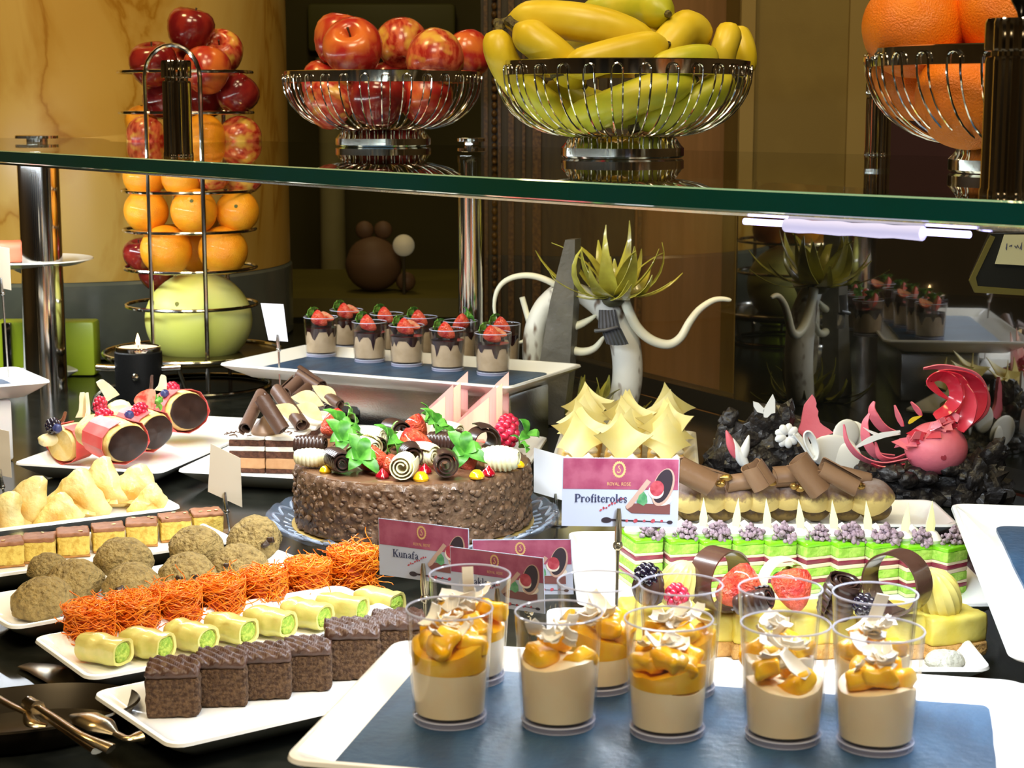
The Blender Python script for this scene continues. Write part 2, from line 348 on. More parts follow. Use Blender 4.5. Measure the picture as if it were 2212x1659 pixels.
def standoff(px,py,r,h):
    p=G(px,py,SZ); nf=22
    fl=lambda q,a:V((q.x*(1+.03*math.cos(a*nf)),q.y*(1+.03*math.cos(a*nf)),q.z))
    s=O('standoff',MB().lathe([(r*1.04,0),(r*1.04,.004),(r,.0055),(r,h*.76),(r*.96,h*.785),(r*.8,h*.79),(r*.8,h*.815),(r*1.03,h*.82),(r*1.05,h*.835),(r*1.05,h*.975),(r*.98,h),(0,h)],88,TR(p.x,p.y,SZ),fl),chrome,shelf)
    O('washer',MB().lathe([(r*1.1,-.006),(r*1.1,0)],40,TR(p.x,p.y,SZ-ST)),steel,s)
    return p
standoff(386,338,.0160,.109); standoff(1895,335,.0145,.086); q=standoff(2176,424,.0168,.112)
O('thumb_screw',MB().lathe([(.002,0),(.003,.004),(.007,.011),(.007,.013),(0,.013)],20,TR(q.x+.004,q.y,SZ+.112)),blackcoat,shelf,label='black thumb screw')
# ================================================================= FRUIT BOWLS
def wire_bowl(label,px,py):
    p=G(px,py,SZ); b=T('wire_fruit_bowl',label,'bowl',TR(p.x,p.y,SZ+.0006),group='wire fruit bowls on the glass shelf')
    fl=lambda q,a:V((q.x*(1+.006*math.cos(a*60)),q.y*(1+.006*math.cos(a*60)),q.z))
    O('base',MB().lathe([(.0665,0),(.0685,.002),(.0685,.011),(.0655,.014),(.060,.0215),(.056,.024),(0,.024)],120,None,fl),chrome,b)
    O('rim_band',MB().lathe([(.1375,.090),(.1400,.0905),(.1405,.097),(.1410,.1055),(.1390,.1065),(.1380,.1055),(.1378,.097)],72,None,None,True),chrome,b)
    mb=MB(); N=30
    def prof(t): # bowl meridian
        a=t*PI/2; return V((.056+.087*math.sin(a)**.95,0,.024+.071*(1-math.cos(a))))
    for k in range(N):
        a0=2*PI*k/N; hw=.40*PI/N; pts=[]
        for sgn in (-1,1):
            seq=[i/9 for i in range(10)]; 
            if sgn>0: seq=seq[::-1]
            for t in seq:
                q=prof(t); aa=a0+sgn*hw*(1 if t>.2 else .9)+.0
                pts.append(V((q.x*math.cos(aa),q.x*math.sin(aa),q.z)))
            if sgn<0:
                for c in range(1,6):
                    th=PI*c/6; aa=a0-math.cos(th)*hw; q=prof(1); pts.append(V((q.x*math.cos(aa),q.x*math.sin(aa),q.z+.006*math.sin(th))))
        mb.tube(pts,.00105,5)
    O('hairpin_wires',mb,chrome,b)
    return p
PA=wire_bowl('wire bowl full of red apples on the glass shelf',828,316)
PB=wire_bowl('wire bowl heaped with bananas on the glass shelf',1344,341)
PO=wire_bowl('wire bowl of large oranges at the shelf end by the chrome standoff',2222,373)
# ---- fruit meshes
def apple_mesh(name,mat,seed):
    def fn(p,a): 
        k=1+.05*math.cos(a*5+seed)*max(0,-p.z) if p.z<0 else 1+.015*math.cos(a*3+seed); return V((p.x*k,p.y*k,p.z))
    prof=[(0,-.72),(.12,-.74),(.26,-.80),(.42,-.80),(.62,-.68),(.82,-.42),(.95,-.10),(1,.22),(.95,.52),(.80,.76),(.58,.90),(.38,.92),(.20,.82),(.08,.66),(0,.60)]
    return MB().lathe(prof,28,None,fn).mesh(name,mat,True,60)
redap=pm('apple_red_skin',(.42,.022,.016),.24,c2=(.72,.22,.06),ns=2.6,stretch=(1,1,.4),lo=.50,hi=.80,c3=(.66,.16,.03),coat=.3,rnd=1)
strap=pm('apple_streaked_skin',(.62,.13,.055),.26,c2=(.36,.02,.012),ns=4.5,stretch=(1,1,.3),lo=.40,hi=.60,c3=(.70,.42,.07),coat=.3,rnd=1)
dkap=pm('apple_dark_skin',(.16,.008,.010),.18,c2=(.26,.02,.014),ns=2,stretch=(1,1,.4),coat=.5,rnd=1)
orsk=pm('orange_skin',(.86,.30,.008),.34,c2=(.90,.36,.012),ns=1.5,bump=.3,bs=26,bd=.03,coat=.15,rnd=1)
orsk2=pm('deep_orange_skin',(.80,.19,.006),.36,c2=(.86,.23,.008),ns=1.4,bump=.3,bs=26,bd=.03,rnd=1)
stemm=pm('fruit_stem',(.06,.035,.015),.7)
calyx=pm('orange_button',(.10,.11,.03),.7)
apm={'r':apple_mesh('apple',redap,1),'s':apple_mesh('apple',strap,2),'d':apple_mesh('apple',dkap,3)}
stem_me=MB().tube([(0,0,.6),(.02,.01,.8),(.07,.03,1.0)],[.035,.03,.045],6).mesh('stem',stemm)
def orange_mesh(mat): return MB().ball(1,1,.96,None,20,32,lambda p:p*(1+.012*nz(p,1.6,4))).mesh('orange',mat,True,80)
orm={'o':orange_mesh(orsk),'O':orange_mesh(orsk2)}
but_me=MB().lathe([(.0,.93),(.07,.945),(.085,.965),(.05,.985),(.03,.975),(0,.97)],10).mesh('button',calyx)
def apple(kind,label,c,r,rx,ry,rz,group,stem=True):
    M=Matrix.Translation(c)@Euler((rx,ry,rz)).to_matrix().to_4x4()
    a=link('apple',apm[kind],None,M@Matrix.Scale(r,4)); tag(a,label,'apple',group)
    if stem: link('stem',stem_me,a)
    return a
def orange(kind,label,c,r,rx,ry,group,button=True):
    o=link('orange',orm[kind],None,Matrix.Translation(c)@Euler((rx,ry,0)).to_matrix().to_4x4()@Matrix.Scale(r,4)); tag(o,label,'orange',group)
    if button: link('stem_button',but_me,o)
    return o
g='apples in the wire bowl'
for kind,px,py,dy,r,rx,ry,lab in (
 ('r',764,110,-.058,.0425,-.35,-.75,'red apple with yellow stem hollow, front left of the heap in the apple bowl'),
 ('r',738,92,.030,.042,.1,.2,'dark red apple peeking up behind the front left apple of the heap'),
 ('s',868,100,.030,.038,.5,-.5,'half yellow apple at the back middle of the heap in the bowl'),
 ('s',940,119,-.052,.0415,2.6,.2,'pale streaked apple with its bottom forward, front right of the heap'),
 ('r',1012,122,.020,.036,.35,.5,'red apple with a visible stem at the right edge of the heap'),
 ('s',712,213,-.045,.040,2.4,.4,'streaked apple with a green bottom inside the bowl wires on the left'),
 ('d',815,218,-.062,.042,.2,.1,'deep crimson apple inside the bowl wires in the middle'),
 ('r',920,214,-.040,.041,.6,.4,'red apple inside the bowl wires on the right'),
 ('r',700,185,.046,.036,.2,.3,'red apple sunk behind the rim at the left of the apple bowl'),
 ('d',845,190,.045,.038,.2,.3,'dark apple sunk at the centre back of the apple bowl')):
    apple(kind,lab,D(px,py,PA.y+dy),r,rx,ry,R.uniform(0,6),g)
# bananas
bansk=pm('banana_skin',(.66,.49,.018),.36,c2=(.74,.58,.045),ns=20,c3=(.60,.50,.04),rnd=1,bump=.05,bs=60)
bangr=pm('banana_greenish_skin',(.46,.48,.028),.38,c2=(.62,.55,.04),ns=22,rnd=1)
bandark=pm('banana_tip',(.035,.025,.012),.7,c2=(.12,.10,.03),ns=200)
g='bananas in the wire bowl'
def banana(lab,pts,r,mat=bansk):
    P=smoothpath([D(px,py,PB.y+dy) for px,py,dy in pts],7); n=len(P); c=P[n//2]
    P=[p-c for p in P]; rr=[]
    for i in range(n):
        t=i/(n-1); k=1.0
        if t<.22: k=.30+.70*math.sin(t/.22*PI/2)
        if t>.80: k=.22+.78*math.cos((t-.80)/.20*PI/2)**.8
        rr.append(r*k)
    o=O('banana',MB().tube(P,rr,15,None,1,False,lambda a:1+.035*math.cos(5*a)),mat,None,Matrix.Translation(c),True,50); tag(o,lab,'banana',g)
    d0=(P[0]-P[1]).normalized(); d1=(P[-1]-P[-2]).normalized()
    O('stalk',MB().tube([P[0]-d0*.001,P[0]+d0*.008,P[0]+d0*.014],[r*.32,r*.27,r*.32],8),bandark,o)
    O('blossom_tip',MB().tube([P[-1]-d1*.001,P[-1]+d1*.004],[r*.24,r*.16],8),bandark,o)
for lab,pts,r,m in (
 ('short banana with black stalk hanging over the left rim of the bowl',((1078,72,-.02),(1078,110,-.035),(1105,165,-.03),(1150,215,-.01)),.0175,bansk),
 ('yellow banana with black stalk slanting down beside the leftmost one',((1116,58,-.045),(1160,92,-.060),(1205,128,-.062),(1260,185,-.045)),.0195,bansk),
 ('long yellow banana lying across the top of the heap',((1096,50,-.01),(1180,42,-.03),(1300,58,-.045),(1432,112,-.03)),.0215,bansk),
 ('topmost banana with brown tip cut by the picture top',((1250,32,.02),(1340,18,.01),(1400,18,-.01),(1442,30,-.04)),.0205,bangr),
 ('banana lying under the topmost one at the back of the heap',((1200,95,.05),(1300,62,.03),(1390,72,.0),(1436,92,-.02)),.0185,bansk),
 ('yellow banana crossing in front just above the rim',((1215,152,-.085),(1290,128,-.088),(1370,108,-.08),(1440,96,-.06)),.0180,bansk),
 ('upright bent banana right of the middle of the heap',((1390,165,-.03),(1432,112,-.04),(1480,62,-.02),(1525,88,.01)),.0200,bansk),
 ('greenish tipped banana lying on the right rim',((1400,158,-.075),(1450,137,-.085),(1505,126,-.075),(1545,130,-.055)),.0155,bangr),
 ('small banana standing at the far right with its tip up',((1560,165,.01),(1560,120,-.01),(1570,85,-.005),(1578,60,.01)),.0150,bansk),
 ('outermost right banana curved along the bowl rim',((1600,165,.05),(1606,125,.045),(1598,90,.05),(1582,66,.06)),.0150,bansk),
 ('green yellow banana inside the wires from low left to upper right',((1215,268,-.055),(1300,238,-.080),(1400,200,-.085),(1500,172,-.07)),.0195,bangr),
 ('greener banana inside the wires at the right side of the bowl',((1385,272,-.04),(1450,246,-.055),(1525,205,-.055),(1580,170,-.03)),.0180,bangr),
 ('pale green banana inside the wires at the left side of the bowl',((1120,165,-.03),(1160,215,-.045),(1210,250,-.045),(1265,272,-.03)),.0185,bangr),
 ('banana filling the bowl bottom under the slanting green ones',((1180,185,.0),(1270,225,.0),(1370,245,.0),(1470,215,.0)),.0190,bangr)):
    banana(lab,pts,r,m)
g='large oranges in the wire bowl'
for px,py,dy,r,lab in ((1972,62,-.0,.0440,'big orange resting on the left rim of the orange bowl'),(2118,45,.055,.0430,'orange peeking from the back between its neighbours, cut by picture top'),
 (2178,30,-.02,.0440,'topmost orange behind the chrome standoff'),(2092,212,-.038,.0450,'orange inside the bowl wires low in front'),(1975,170,.03,.0380,'orange sunk behind the rim at the left of the orange bowl'),(2215,150,.05,.0420,'orange in the bowl hidden behind the standoff')):
    orange('O',lab,D(px,py,PO.y+dy),r,.4,.5,g,False)
# ================================================================= FRUIT TOWER
TW=V((px_x(411,2.98)+.0,2.98,0)); TRR=.110
def zat(py,Y): return D(411,py,Y).z
tower=T('fruit_tower_rack','tall chrome ring rack stacked with apples, oranges and a melon','fruit rack',TR(TW.x,TW.y,.0))
def ring(name,r,z,wr,par,cx=0,cy=0): O(name,MB().tube([(cx+r*math.cos(2*PI*k/64),cy+r*math.sin(2*PI*k/64),z) for k in range(64)],wr,8,closed=True),chrome,par)
ZR=[zat(y,2.98) for y in (156,243,411,495,577,657)]
for z in ZR: ring('ring',TRR,z,.0030,tower)
ring('foot_ring',.118,.004,.0035,tower,.012,-.004); ring('base_ring',.150,.062,.0035,tower)
O('base_plate',MB().lathe([(.145,.052),(.149,.056),(.149,.060),(.10,.061),(0,.061)],64),pm('bronze_plate',(.10,.07,.02),.18,metal=.7),tower)
for k in range(3):
    a=.5+2.1*k; O('foot',MB().tube([(.115*math.cos(a)+.012,.115*math.sin(a),.004),(.14*math.cos(a),.14*math.sin(a),.058)],.0035,8),chrome,tower)
for a0 in (-PI/2-.02,PI/2,):
    h=.40; c=(ZR[0]-.01); pts=[]
    for s in (-1,1):
        a=a0+s*h; q=[V(((TRR+.004)*math.cos(a),(TRR+.004)*math.sin(a),z)) for z in (.004,.1,.2,.3,.4,c)]
        if s>0: q=q[::-1]
        pts+=q
        if s<0:
            m0=q[-1]; a2=a0+h; m1=V(((TRR+.004)*math.cos(a2),(TRR+.004)*math.sin(a2),c)); 
            for k in range(1,12):
                th=PI*k/12; mid=(m0+m1)/2; hv=(m0-m1)/2; pts.append(mid+hv*math.cos(th)+V((0,0,hv.length*1.15*math.sin(th))))
    O('hoop_post',MB().tube(pts,.0038,8),chrome,tower)
g='fruit in the ring tower'
YT=TW.y
for kind,px,py,dy,r,rx,ry,lab in (
 ('d',411,68,0,.040,.15,.2,'glossy dark red apple crowning the fruit tower'),
 ('d',332,143,-.03,.040,.2,-.2,'dark red apple on the left of the top ring'),
 ('r',446,156,-.045,.040,.4,.3,'red apple on the top ring behind the hoop'),
 ('s',478,116,.035,.038,.2,.9,'orange red apple with a bruise at the upper right of the tower top'),
 ('r',385,150,.05,.038,.3,.3,'apple hidden at the back of the top ring'),
 ('d',510,206,.0,.036,.4,.5,'dark apple with a pale patch below the top ring on the right'),
 ('d',350,222,.01,.032,.2,.1,'dark apple half hidden by the standoff below the top ring'),
 ('d',440,218,.045,.036,.2,.1,'dark apple in the shade behind the post on the second ring'),
 ('s',314,298,-.035,.033,.5,-.3,'mottled red apple on the left just above the glass shelf'),
 ('s',513,300,-.02,.037,1.2,.8,'yellow marked apple on the right just above the glass shelf'),
 ('s',462,372,-.052,.033,.4,.2,'pinkish apple seen below the shelf edge right of the middle'),
 ('s',520,382,.0,.034,.3,.9,'reddish apple below the shelf edge at the right of the tower'),
 ('d',304,553,.02,.030,.2,.2,'small dark apple behind the left orange of the lowest full ring'),
 ('d',335,586,.05,.032,2.2,.2,'dark apple hanging under the ring left above the melon')):
    apple(kind,lab,D(px,py,YT+dy),r,rx,ry,R.uniform(0,6),g)
for px,py,dy,r,rx,ry,b,lab in (
 (305,262,.03,.028,.2,.1,True,'small yellow orange at the left under the second ring'),
 (440,292,-.045,.036,.1,.2,True,'orange pressed behind the right post above the shelf'),
 (312,381,-.02,.036,.95,.25,True,'orange on the left just below the glass shelf edge'),
 (392,385,-.055,.033,.3,.2,False,'orange in the middle just below the glass shelf edge'),
 (420,380,.06,.034,.3,.2,False,'orange hidden at the back below the shelf edge'),
 (316,456,-.03,.0375,-.6,.3,False,'orange on the left of the ring below the shelf'),
 (419,456,-.065,.0385,1.05,.12,True,'orange with a stem button facing out, in the middle below the shelf'),
 (513,457,-.03,.0365,1.25,.25,True,'orange with its stem button low, on the right below the shelf'),
 (359,541,-.055,.0430,-.7,.2,False,'orange on the left of the ring just above the melon'),
 (482,541,-.045,.0415,-.7,.2,False,'orange on the right of the ring just above the melon'),
 (428,470,.05,.036,0,0,False,'orange at the back of the ring below the shelf'),
 (425,545,.05,.036,0,0,False,'orange at the back of the ring above the melon')):
    orange('o',lab,D(px,py,YT+dy),r,rx,ry,g,b)
mel=pm('melon_rind',(.72,.72,.16),.40,c2=(.78,.78,.28),ns=9,c3=(.52,.56,.10),bump=.06,bs=80)
mc=D(429,690,YT-.005); mo=O('melon',MB().ball(.0905,.0905,.082,None,24,36,lambda p:p*(1+.012*nz(p,14,2))),mel,None,TR(mc.x,mc.y,mc.z),True,80); tag(mo,'round yellow green melon at the bottom of the fruit tower','melon')
O('blossom_scar',MB().lathe([(.006,.0),(.004,.0008),(0,.001)],12,along(V((-.022,-.078,.034)),V((-.30,-.86,.42)))),pm('melon_scar',(.16,.16,.03),.8),mo)
# ================================================================= TEA LIGHT BURNER
cp=G(290,872,0); cp=V((px_x(291,2.70),2.70,0))
bur=T('tealight_burner','black cylinder tea light holder with a burning candle before the melon','candle holder',TR(cp.x,cp.y,0.0006))
O('body',MB().lathe([(.036,0),(.0365,.002),(.0365,.099),(.034,.101),(.034,.096),(0,.096)],48),pm('black_burner',(.005,.005,.005),.5,spec=.2,bump=.1,bs=300),bur)
O('candle_cup',MB().lathe([(.0335,.0965),(.0350,.104),(.0345,.1075),(.0320,.108),(.0310,.104),(0,.1035)],40),chrome,bur)
O('wax',MB().lathe([(.0305,.104),(.0300,.1062),(.01,.1056),(0,.1054)],32),pm('tea_wax',(.85,.62,.45),.4,sss=.4,sssr=.02),bur)
O('wick',MB().tube([(0,0,.105),(.0005,0,.1115)],.0007,6),pm('wick_black',(.01,.01,.01),.9),bur)
O('flame',MB().lathe([(0,.1095),(.0028,.1125),(.0036,.1160),(.0026,.1205),(.0010,.1255),(0,.128)],16),pm('flame',(1.0,.62,.25),.5,emit=14),bur)
for s in (-1,1): O('side_pin',MB().tube([(s*.0365,0,.073),(s*.0655,0,.0745)],.0055,12),chrome,bur)
O('front_knob',MB().lathe([(.0032,0),(.0032,.006),(.0055,.0065),(.0055,.010),(.004,.0115),(0,.012)],20,along(V((.004,-.0362,.066)),V((0,-1,0)))),chrome,bur)
O('side_loop',MB().tube([(-.036,0,.045),(-.048,-.006,.045),(-.066,-.016,.030),(-.070,-.022,.012),(-.052,-.036,.004),(-.026,-.030,.003)],.0032,8),pm('dark_wire',(.05,.045,.03),.3,metal=.8),bur)
# ================================================================= TRAYS
def rr(hx,hy,r,n=5):
    r=min(r,hx*.9,hy*.9); out=[]
    for cx,cy,a0 in ((hx-r,hy-r,0),(-hx+r,hy-r,PI/2),(-hx+r,-hy+r,PI),(hx-r,-hy+r,3*PI/2)):
        for k in range(n+1):
            a=a0+PI/2*k/n; out.append((cx+r*math.cos(a),cy+r*math.sin(a)))
    return out
def frame(fl,ang,L,W,z0):
    a=math.radians(ang); e=V((math.cos(a),math.sin(a),0)); s=V((-e.y,e.x,0)); c=V((fl[0],fl[1],0))+e*L/2+s*W/2
    return TR(c.x,c.y,z0,0,0,a)
def tray(label,fl,ang,L,W,z0=.0006,h=.025,rim=.024,well=.009,cr=.014,name='serving_tray',sl=None,cat='tray'):
    M=frame(fl,ang,L,W,z0); mb=MB(); hx,hy=L/2,W/2
    loops=[(rim+.012,.0),(rim+.006,.0015),(rim*.45,h*.55),(.003,h-.0055),(0,h-.003),(.0008,h-.0006),(.003,h),(.0055,h-.0008),(rim*.80,well+.0025),(rim+.004,well+.0003),(rim+.010,well)]
    rows=[[(x,y,z) for x,y in rr(hx-i,hy-i,max(cr-i*.25,.006))] for i,z in loops]
    mb.grid(rows,cv=True); n=len(rows[0]); k=len(mb.v)-n
    mb.f.append(tuple(range(n-1,-1,-1))); mb.f.append(tuple(range(k,k+n)))
    o=O(name,mb,porcelain,None,M,True,50); tag(o,label,cat,'white porcelain serving trays')
    return o,M
def slateboard(label,M,L,W,t=.0035,z=.0095,off=(0,0)):
    n=34; out=[]
    base=rr(L/2,W/2,.012,4); P=[]
    m=len(base)
    for i in range(m):
        a=V(base[i]); b=V(base[(i+1)%m]); 
        kk=max(1,int((b-a).length/.02))
        for j in range(kk):
            q=a.lerp(b,j/kk); P.append((q.x+.0012*nz((q.x,q.y,0),60,3),q.y+.0012*nz((q.x,q.y,0),60,5)))
    o=O('slate_board',MB().prism(P,0,t),slate,None,M@TR(off[0],off[1],z+.0003),False); tag(o,label,'slate',None); return o
def block(label,c,sx,sy,sz,rz,mat,name='riser'):
    o=O(name,MB().rbox(sx,sy,sz,.004,4),mat,None,TR(c[0],c[1],.0006,0,0,rz)); tag(o,label,'riser'); return o
gt,GM=tray('raised tray in front holding the mango coconut cups',(-.126,.912),-12.5,.405,.226,.10,.025,.030,.010)
slateboard('dark slate board under the mango cups on the front tray',GM,.366,.186,.0048,.0092,(-.004,.003))
c=GM@V((.02,.01,0)); block('dark riser block lifting the mango cup tray',(c.x,c.y),.30,.12,.098,math.radians(-12.5),blackcoat)
bt,BM=tray('tray of chocolate brownies at the front left',(-.242,1.195),36,.30,.148)
kt,KM=tray('tray of orange kunafa nests and pistachio rolls',(-.337,1.346),34.3,.302,.136)
ct,CM=tray('tray of round oat cookies behind the kunafa',(-.437,1.484),37.5,.325,.118)
st,SM=tray('long tray of yellow sponge squares with brown tops',(-.57,1.616),33,.338,.120)
pt,PM=tray('tray of folded puff pastries at the left edge',(-.665,1.780),31,.340,.110)
et,EM=tray('tray of pink cased chocolate tipped cream puffs',(-.640,2.205),-16,.210,.385)
ht,HM=tray('tray of layered chocolate cream cake with curls',(-.422,2.158),-14,.175,.360)
rt,RM=tray('tray of red cubes with pink chocolate triangles behind the round cake',(-.168,2.144),-8,.182,.272)
wt,WM=tray('tray of slices under pale chocolate squares behind the big card',(.042,2.130),-5,.190,.318)
ft,FM=tray('tray of profiteroles beside the black chocolate sculpture',(.176,1.868),0,.312,.125)
nt_,NM=tray('tray of layered green cake slices',(.060,1.560),0,.392,.280)
lt,LM=tray('tray of lemon squares and chocolate rings behind the cups',(.028,1.377),-1,.362,.172)
xt,XM=tray('raised empty tray with slate at the right edge',(.335,1.140),-9,.30,.470,.085,.025,.034,.010)
slateboard('blue grey slate board on the right edge tray',XM,.225,.395)
c=XM@V((.05,0,0)); block('dark riser under the right edge tray',(c.x,c.y+.02),.14,.30,.083,math.radians(-9),blackcoat)
qt,QM=tray('low white tray with crumbs at the lower right corner',(.290,.930),-10,.26,.42)
zt,ZM=tray('tray of strawberry chocolate cups on a steel riser',(-.430,2.534),-27,.480,.236,.082,.024,.028,.009)
slateboard('slate board under the strawberry chocolate cups',ZM,.405,.160)
c=ZM@V((0,.022,0))
ris=T('steel_riser','brushed steel riser holding up the strawberry cup tray','riser',TR(c.x,c.y,.0006,0,0,math.radians(-27)))
O('body',MB().rbox(.40,.125,.079,.004,4),steel,ris)
O('slot',MB().prism(rr(.030,.016,.008),0,.0012,TR(-.075,-.0627,.028,PI/2,0,0)),blackcoat,ris,label='dark rounded opening')
# crumbs on the corner tray
mb=MB()
for k in range(26): 
    q=QM.inverted()@G(2195+R.uniform(-14,22),1600+R.uniform(-25,25),.01); mb.ball(R.uniform(.001,.0026),None,None,TR(q.x,q.y,.0112),4,6)
tag(O('crumbs',mb,pm('oat_crumbs',(.62,.55,.38),.8),None,QM,kind='stuff'),'pale crumbs on the low corner tray','crumbs')
# ================================================================= MANGO CUPS
def cup_shell(r0,r1,h,par):
    t=.0011
    O('cup_wall',MB().lathe([(r0-.001,.0045),(r0,.0045),(r1,h-.0008),(r1+.0004,h),(r1-t*.6,h+.0001),(r1-t,h-.0008),(r0-t,.0058),(r0-.004,.0056)],44,None,None,True),clearplastic,par)
    O('cup_rim',MB().tube([((r1-.0002)*math.cos(2*PI*k/48),(r1-.0002)*math.sin(2*PI*k/48),h) for k in range(48)],.00065,6,closed=True),rimhighlight,par)
    for zz,dr in ((.0042,.0003),(.0008,.0006)): O('base_ring',MB().tube([((r0-dr)*math.cos(2*PI*k/48),(r0-dr)*math.sin(2*PI*k/48),zz) for k in range(48)],.0006,6,closed=True),rimhighlight,par)
    O('cup_base',MB().lathe([(r0-.004,.0),(r0-.0005,.0),(r0,.001),(r0-.0002,.0044),(0,.0044)],40),plasticbase,par,label='clear bluish base')
def filling(r0,r1,h,z0,z1,name,mat,par,wob=.002,seed=0,lab=None):
    def rad(z): return r0+(r1-r0)*z/h-.0016
    rows=[(rad(z0)*.55,z0),(rad(z0),z0+.002)]+[(rad(z),z) for z in (z0+(z1-z0)*.5,z1-.003)]+[(rad(z1)*.985,z1),(rad(z1)*.8,z1+.0006),(rad(z1)*.4,z1+.001),(0,z1+.001)]
    def fn(p,a):
        k=(p.z-z0)/(z1-z0)
        if k>.75: p.z+=wob*math.sin(a*2+seed)*(k-.75)*4*min(1,math.hypot(p.x,p.y)/r0)+wob*.6*nz(p,90,seed)
        return p
    pr=dict(label=lab) if lab else {}
    return O(name,MB().lathe(rows,36,None,fn),mat,par,**pr)
custard=pm('vanilla_custard',(.92,.74,.45),.42,c2=(.93,.78,.50),ns=50,sss=.15,sssr=.006)
custardw=pm('coconut_custard',(.84,.80,.66),.42,c2=(.86,.82,.70),ns=50,sss=.15,sssr=.006)
mango=pm('mango',(.93,.46,.004),.28,c2=(.96,.58,.03),ns=70,coat=.15,sss=.1)
coco=pm('coconut_flake',(.90,.89,.85),.5,c2=(.84,.82,.76),ns=80)
def flake_mesh(seed):
    rr_=random.Random(seed); L=rr_.uniform(.011,.019); W=rr_.uniform(.0055,.0100); k=rr_.uniform(.6,1.8); pts=[]
    for i in range(7):
        t=i/6; w=W*(.55+.45*math.sin(PI*(t*.8+.12)))*rr_.uniform(.85,1.1); a=(t-.5)*k; row=[]
        for j in range(4):
            u=(j/3-.5); row.append((math.sin(a)*L/k,u*w,(1-math.cos(a))*L/k*1.0+u*u*.004+u*t*.002*rr_.uniform(-1,1)))
        pts.append(row)
    return MB().sheet(pts,.0006).mesh('coconut_flake',coco)
flakes=[flake_mesh(s) for s in range(7)]
def chunk_mesh(seed): return MB().rbox(.0215,.016,.012,.0035,6,.0026,120,seed).mesh('mango_chunk',mango,True,70)
chunks=[chunk_mesh(s) for s in range(5)]
g='mango coconut cups on the front slate'
CR0,CR1,CH=.0218,.0258,.0685
spec=[(972,1556,.034,5,8,1,'front row cup with the fullest mango layer, at the left end of the row'),
 (1206,1566,.040,3,8,2,'second cup of the front row from the left, half filled with custard'),
 (1441,1583,.031,6,8,3,'middle cup of the front row with a bright mango slice'),
 (1691,1596,.034,3,12,4,'fourth cup of the front row crowned by many coconut flakes'),
 (1890,1612,.036,5,10,5,'front row cup nearest the right end with mango on one side'),
 (1016,1468,.030,4,7,6,'back row cup with a tall curled coconut strip before the menu cards'),
 (1291,1485,.024,6,7,7,'back row cup heaped with mango behind the gap of the second and middle cups'),
 (1468,1494,.026,5,9,8,'back row cup behind the middle cup with flakes over mango'),
 (1680,1503,.026,4,9,9,'back row cup behind the fourth front cup'),
 (1883,1517,.030,3,10,10,'back row cup with an upright square coconut strip at the right end')]
for px,py,hz,nm,nf,seed,lab in spec:
    mg={1:.011,3:.009,5:0,7:.012,8:.010,2:0,6:.008}.get(seed,0)
    q=G(px,py,.1133); rz=random.Random(seed)
    c=T('mango_coconut_cup',lab,'dessert cup',TR(q.x,q.y,.1139,0,0,rz.uniform(0,6)),g)
    cup_shell(CR0,CR1,CH,c)
    filling(CR0,CR1,CH,.0046,hz,'custard',custardw if seed in (6,9) else custard,c,.0025,seed)
    for k in range(nm):
        a=2*PI*k/nm+rz.uniform(-.3,.3); rad=.0125 if nm>1 else 0
        link('mango_chunk',chunks[k%5],c,TR(rad*math.cos(a),rad*math.sin(a),hz+mg*.75-.0015+rz.uniform(-.003,.003)+.004*(k%2),rz.uniform(-.5,.5),rz.uniform(-.5,.5),rz.uniform(0,6),.92))
    if mg:
        filling(CR0,CR1,CH,hz-.003,hz+mg,'mango_layer',mango,c,.004,seed+3)
    for k in range(nf+3):
        a=rz.uniform(0,6.28); rad=rz.uniform(.0,.0150); z=hz+mg*.7+.0100+rz.uniform(0,.010)
        link('coconut_flake',flakes[rz.randrange(7)],c,TR(rad*math.cos(a),rad*math.sin(a),z,rz.uniform(-.8,.8),rz.uniform(-.8,.8),rz.uniform(0,6),rz.uniform(.8,1.15)))
    if seed in (6,10):
        O('coconut_strip',MB().sheet([[(-.004,0,z),(.004,.001,z)] for z in (0,.008,.016,.024)] if seed==10 else [[(-.0035,math.sin(z*220)*.003,z),(.0035,math.sin(z*220)*.003,z)] for z in (0,.006,.012,.018,.024,.030)],.0009),coco,c,TR(.002,0,hz+.016,.2,.25 if seed==10 else -.05,-c.rotation_euler.z),label='tall white coconut strip standing up')
# ================================================================= STRAWBERRIES & LEAVES
def straw_half_mesh(name='strawberry_half'):
    mb=MB(); rows=[]
    prof=[(0,-1),(.16,-.96),(.38,-.78),(.60,-.45),(.75,-.05),(.80,.25),(.72,.50),(.45,.62),(0,.60)]
    for r,z in prof:
        row=[]
        for k in range(13):
            a=PI*k/12; row.append(V((max(r,.004)*math.cos(a),max(r,.004)*math.sin(a)*.8,z)))
        rows.append(row)
    mb.grid(rows); return mb
def straw_cut_mb():
    P=[(.0,-1),(.16,-.96),(.38,-.78),(.60,-.45),(.75,-.05),(.80,.25),(.72,.50),(.45,.62),(.0,.60)]
    poly=P+[(-x,y) for x,y in P[::-1][1:-1]]
    return MB().add([(x,-.004,y) for x,y in poly],[tuple(range(len(poly)))])
def straw_leaf_mb(n=6,s=1):
    mb=MB()
    for k in range(n):
        a=2*PI*k/n+.3*(k%2); L=.62*s*(1+.25*((k*7)%3-1)); rows=[]
        for i in range(6):
            t=i/5; w=.20*s*math.sin(PI*(t*.85+.10)); rows.append([V((t*L,-w,.10+.30*math.sin(t*2.6)*s-.05)),V((t*L,0,.06+.30*math.sin(t*2.6)*s-.05)),V((t*L,w,.10+.30*math.sin(t*2.6)*s-.05))])
        mb.sheet(rows,.02,TR(0,.0,.56,0,0,a))
    return mb
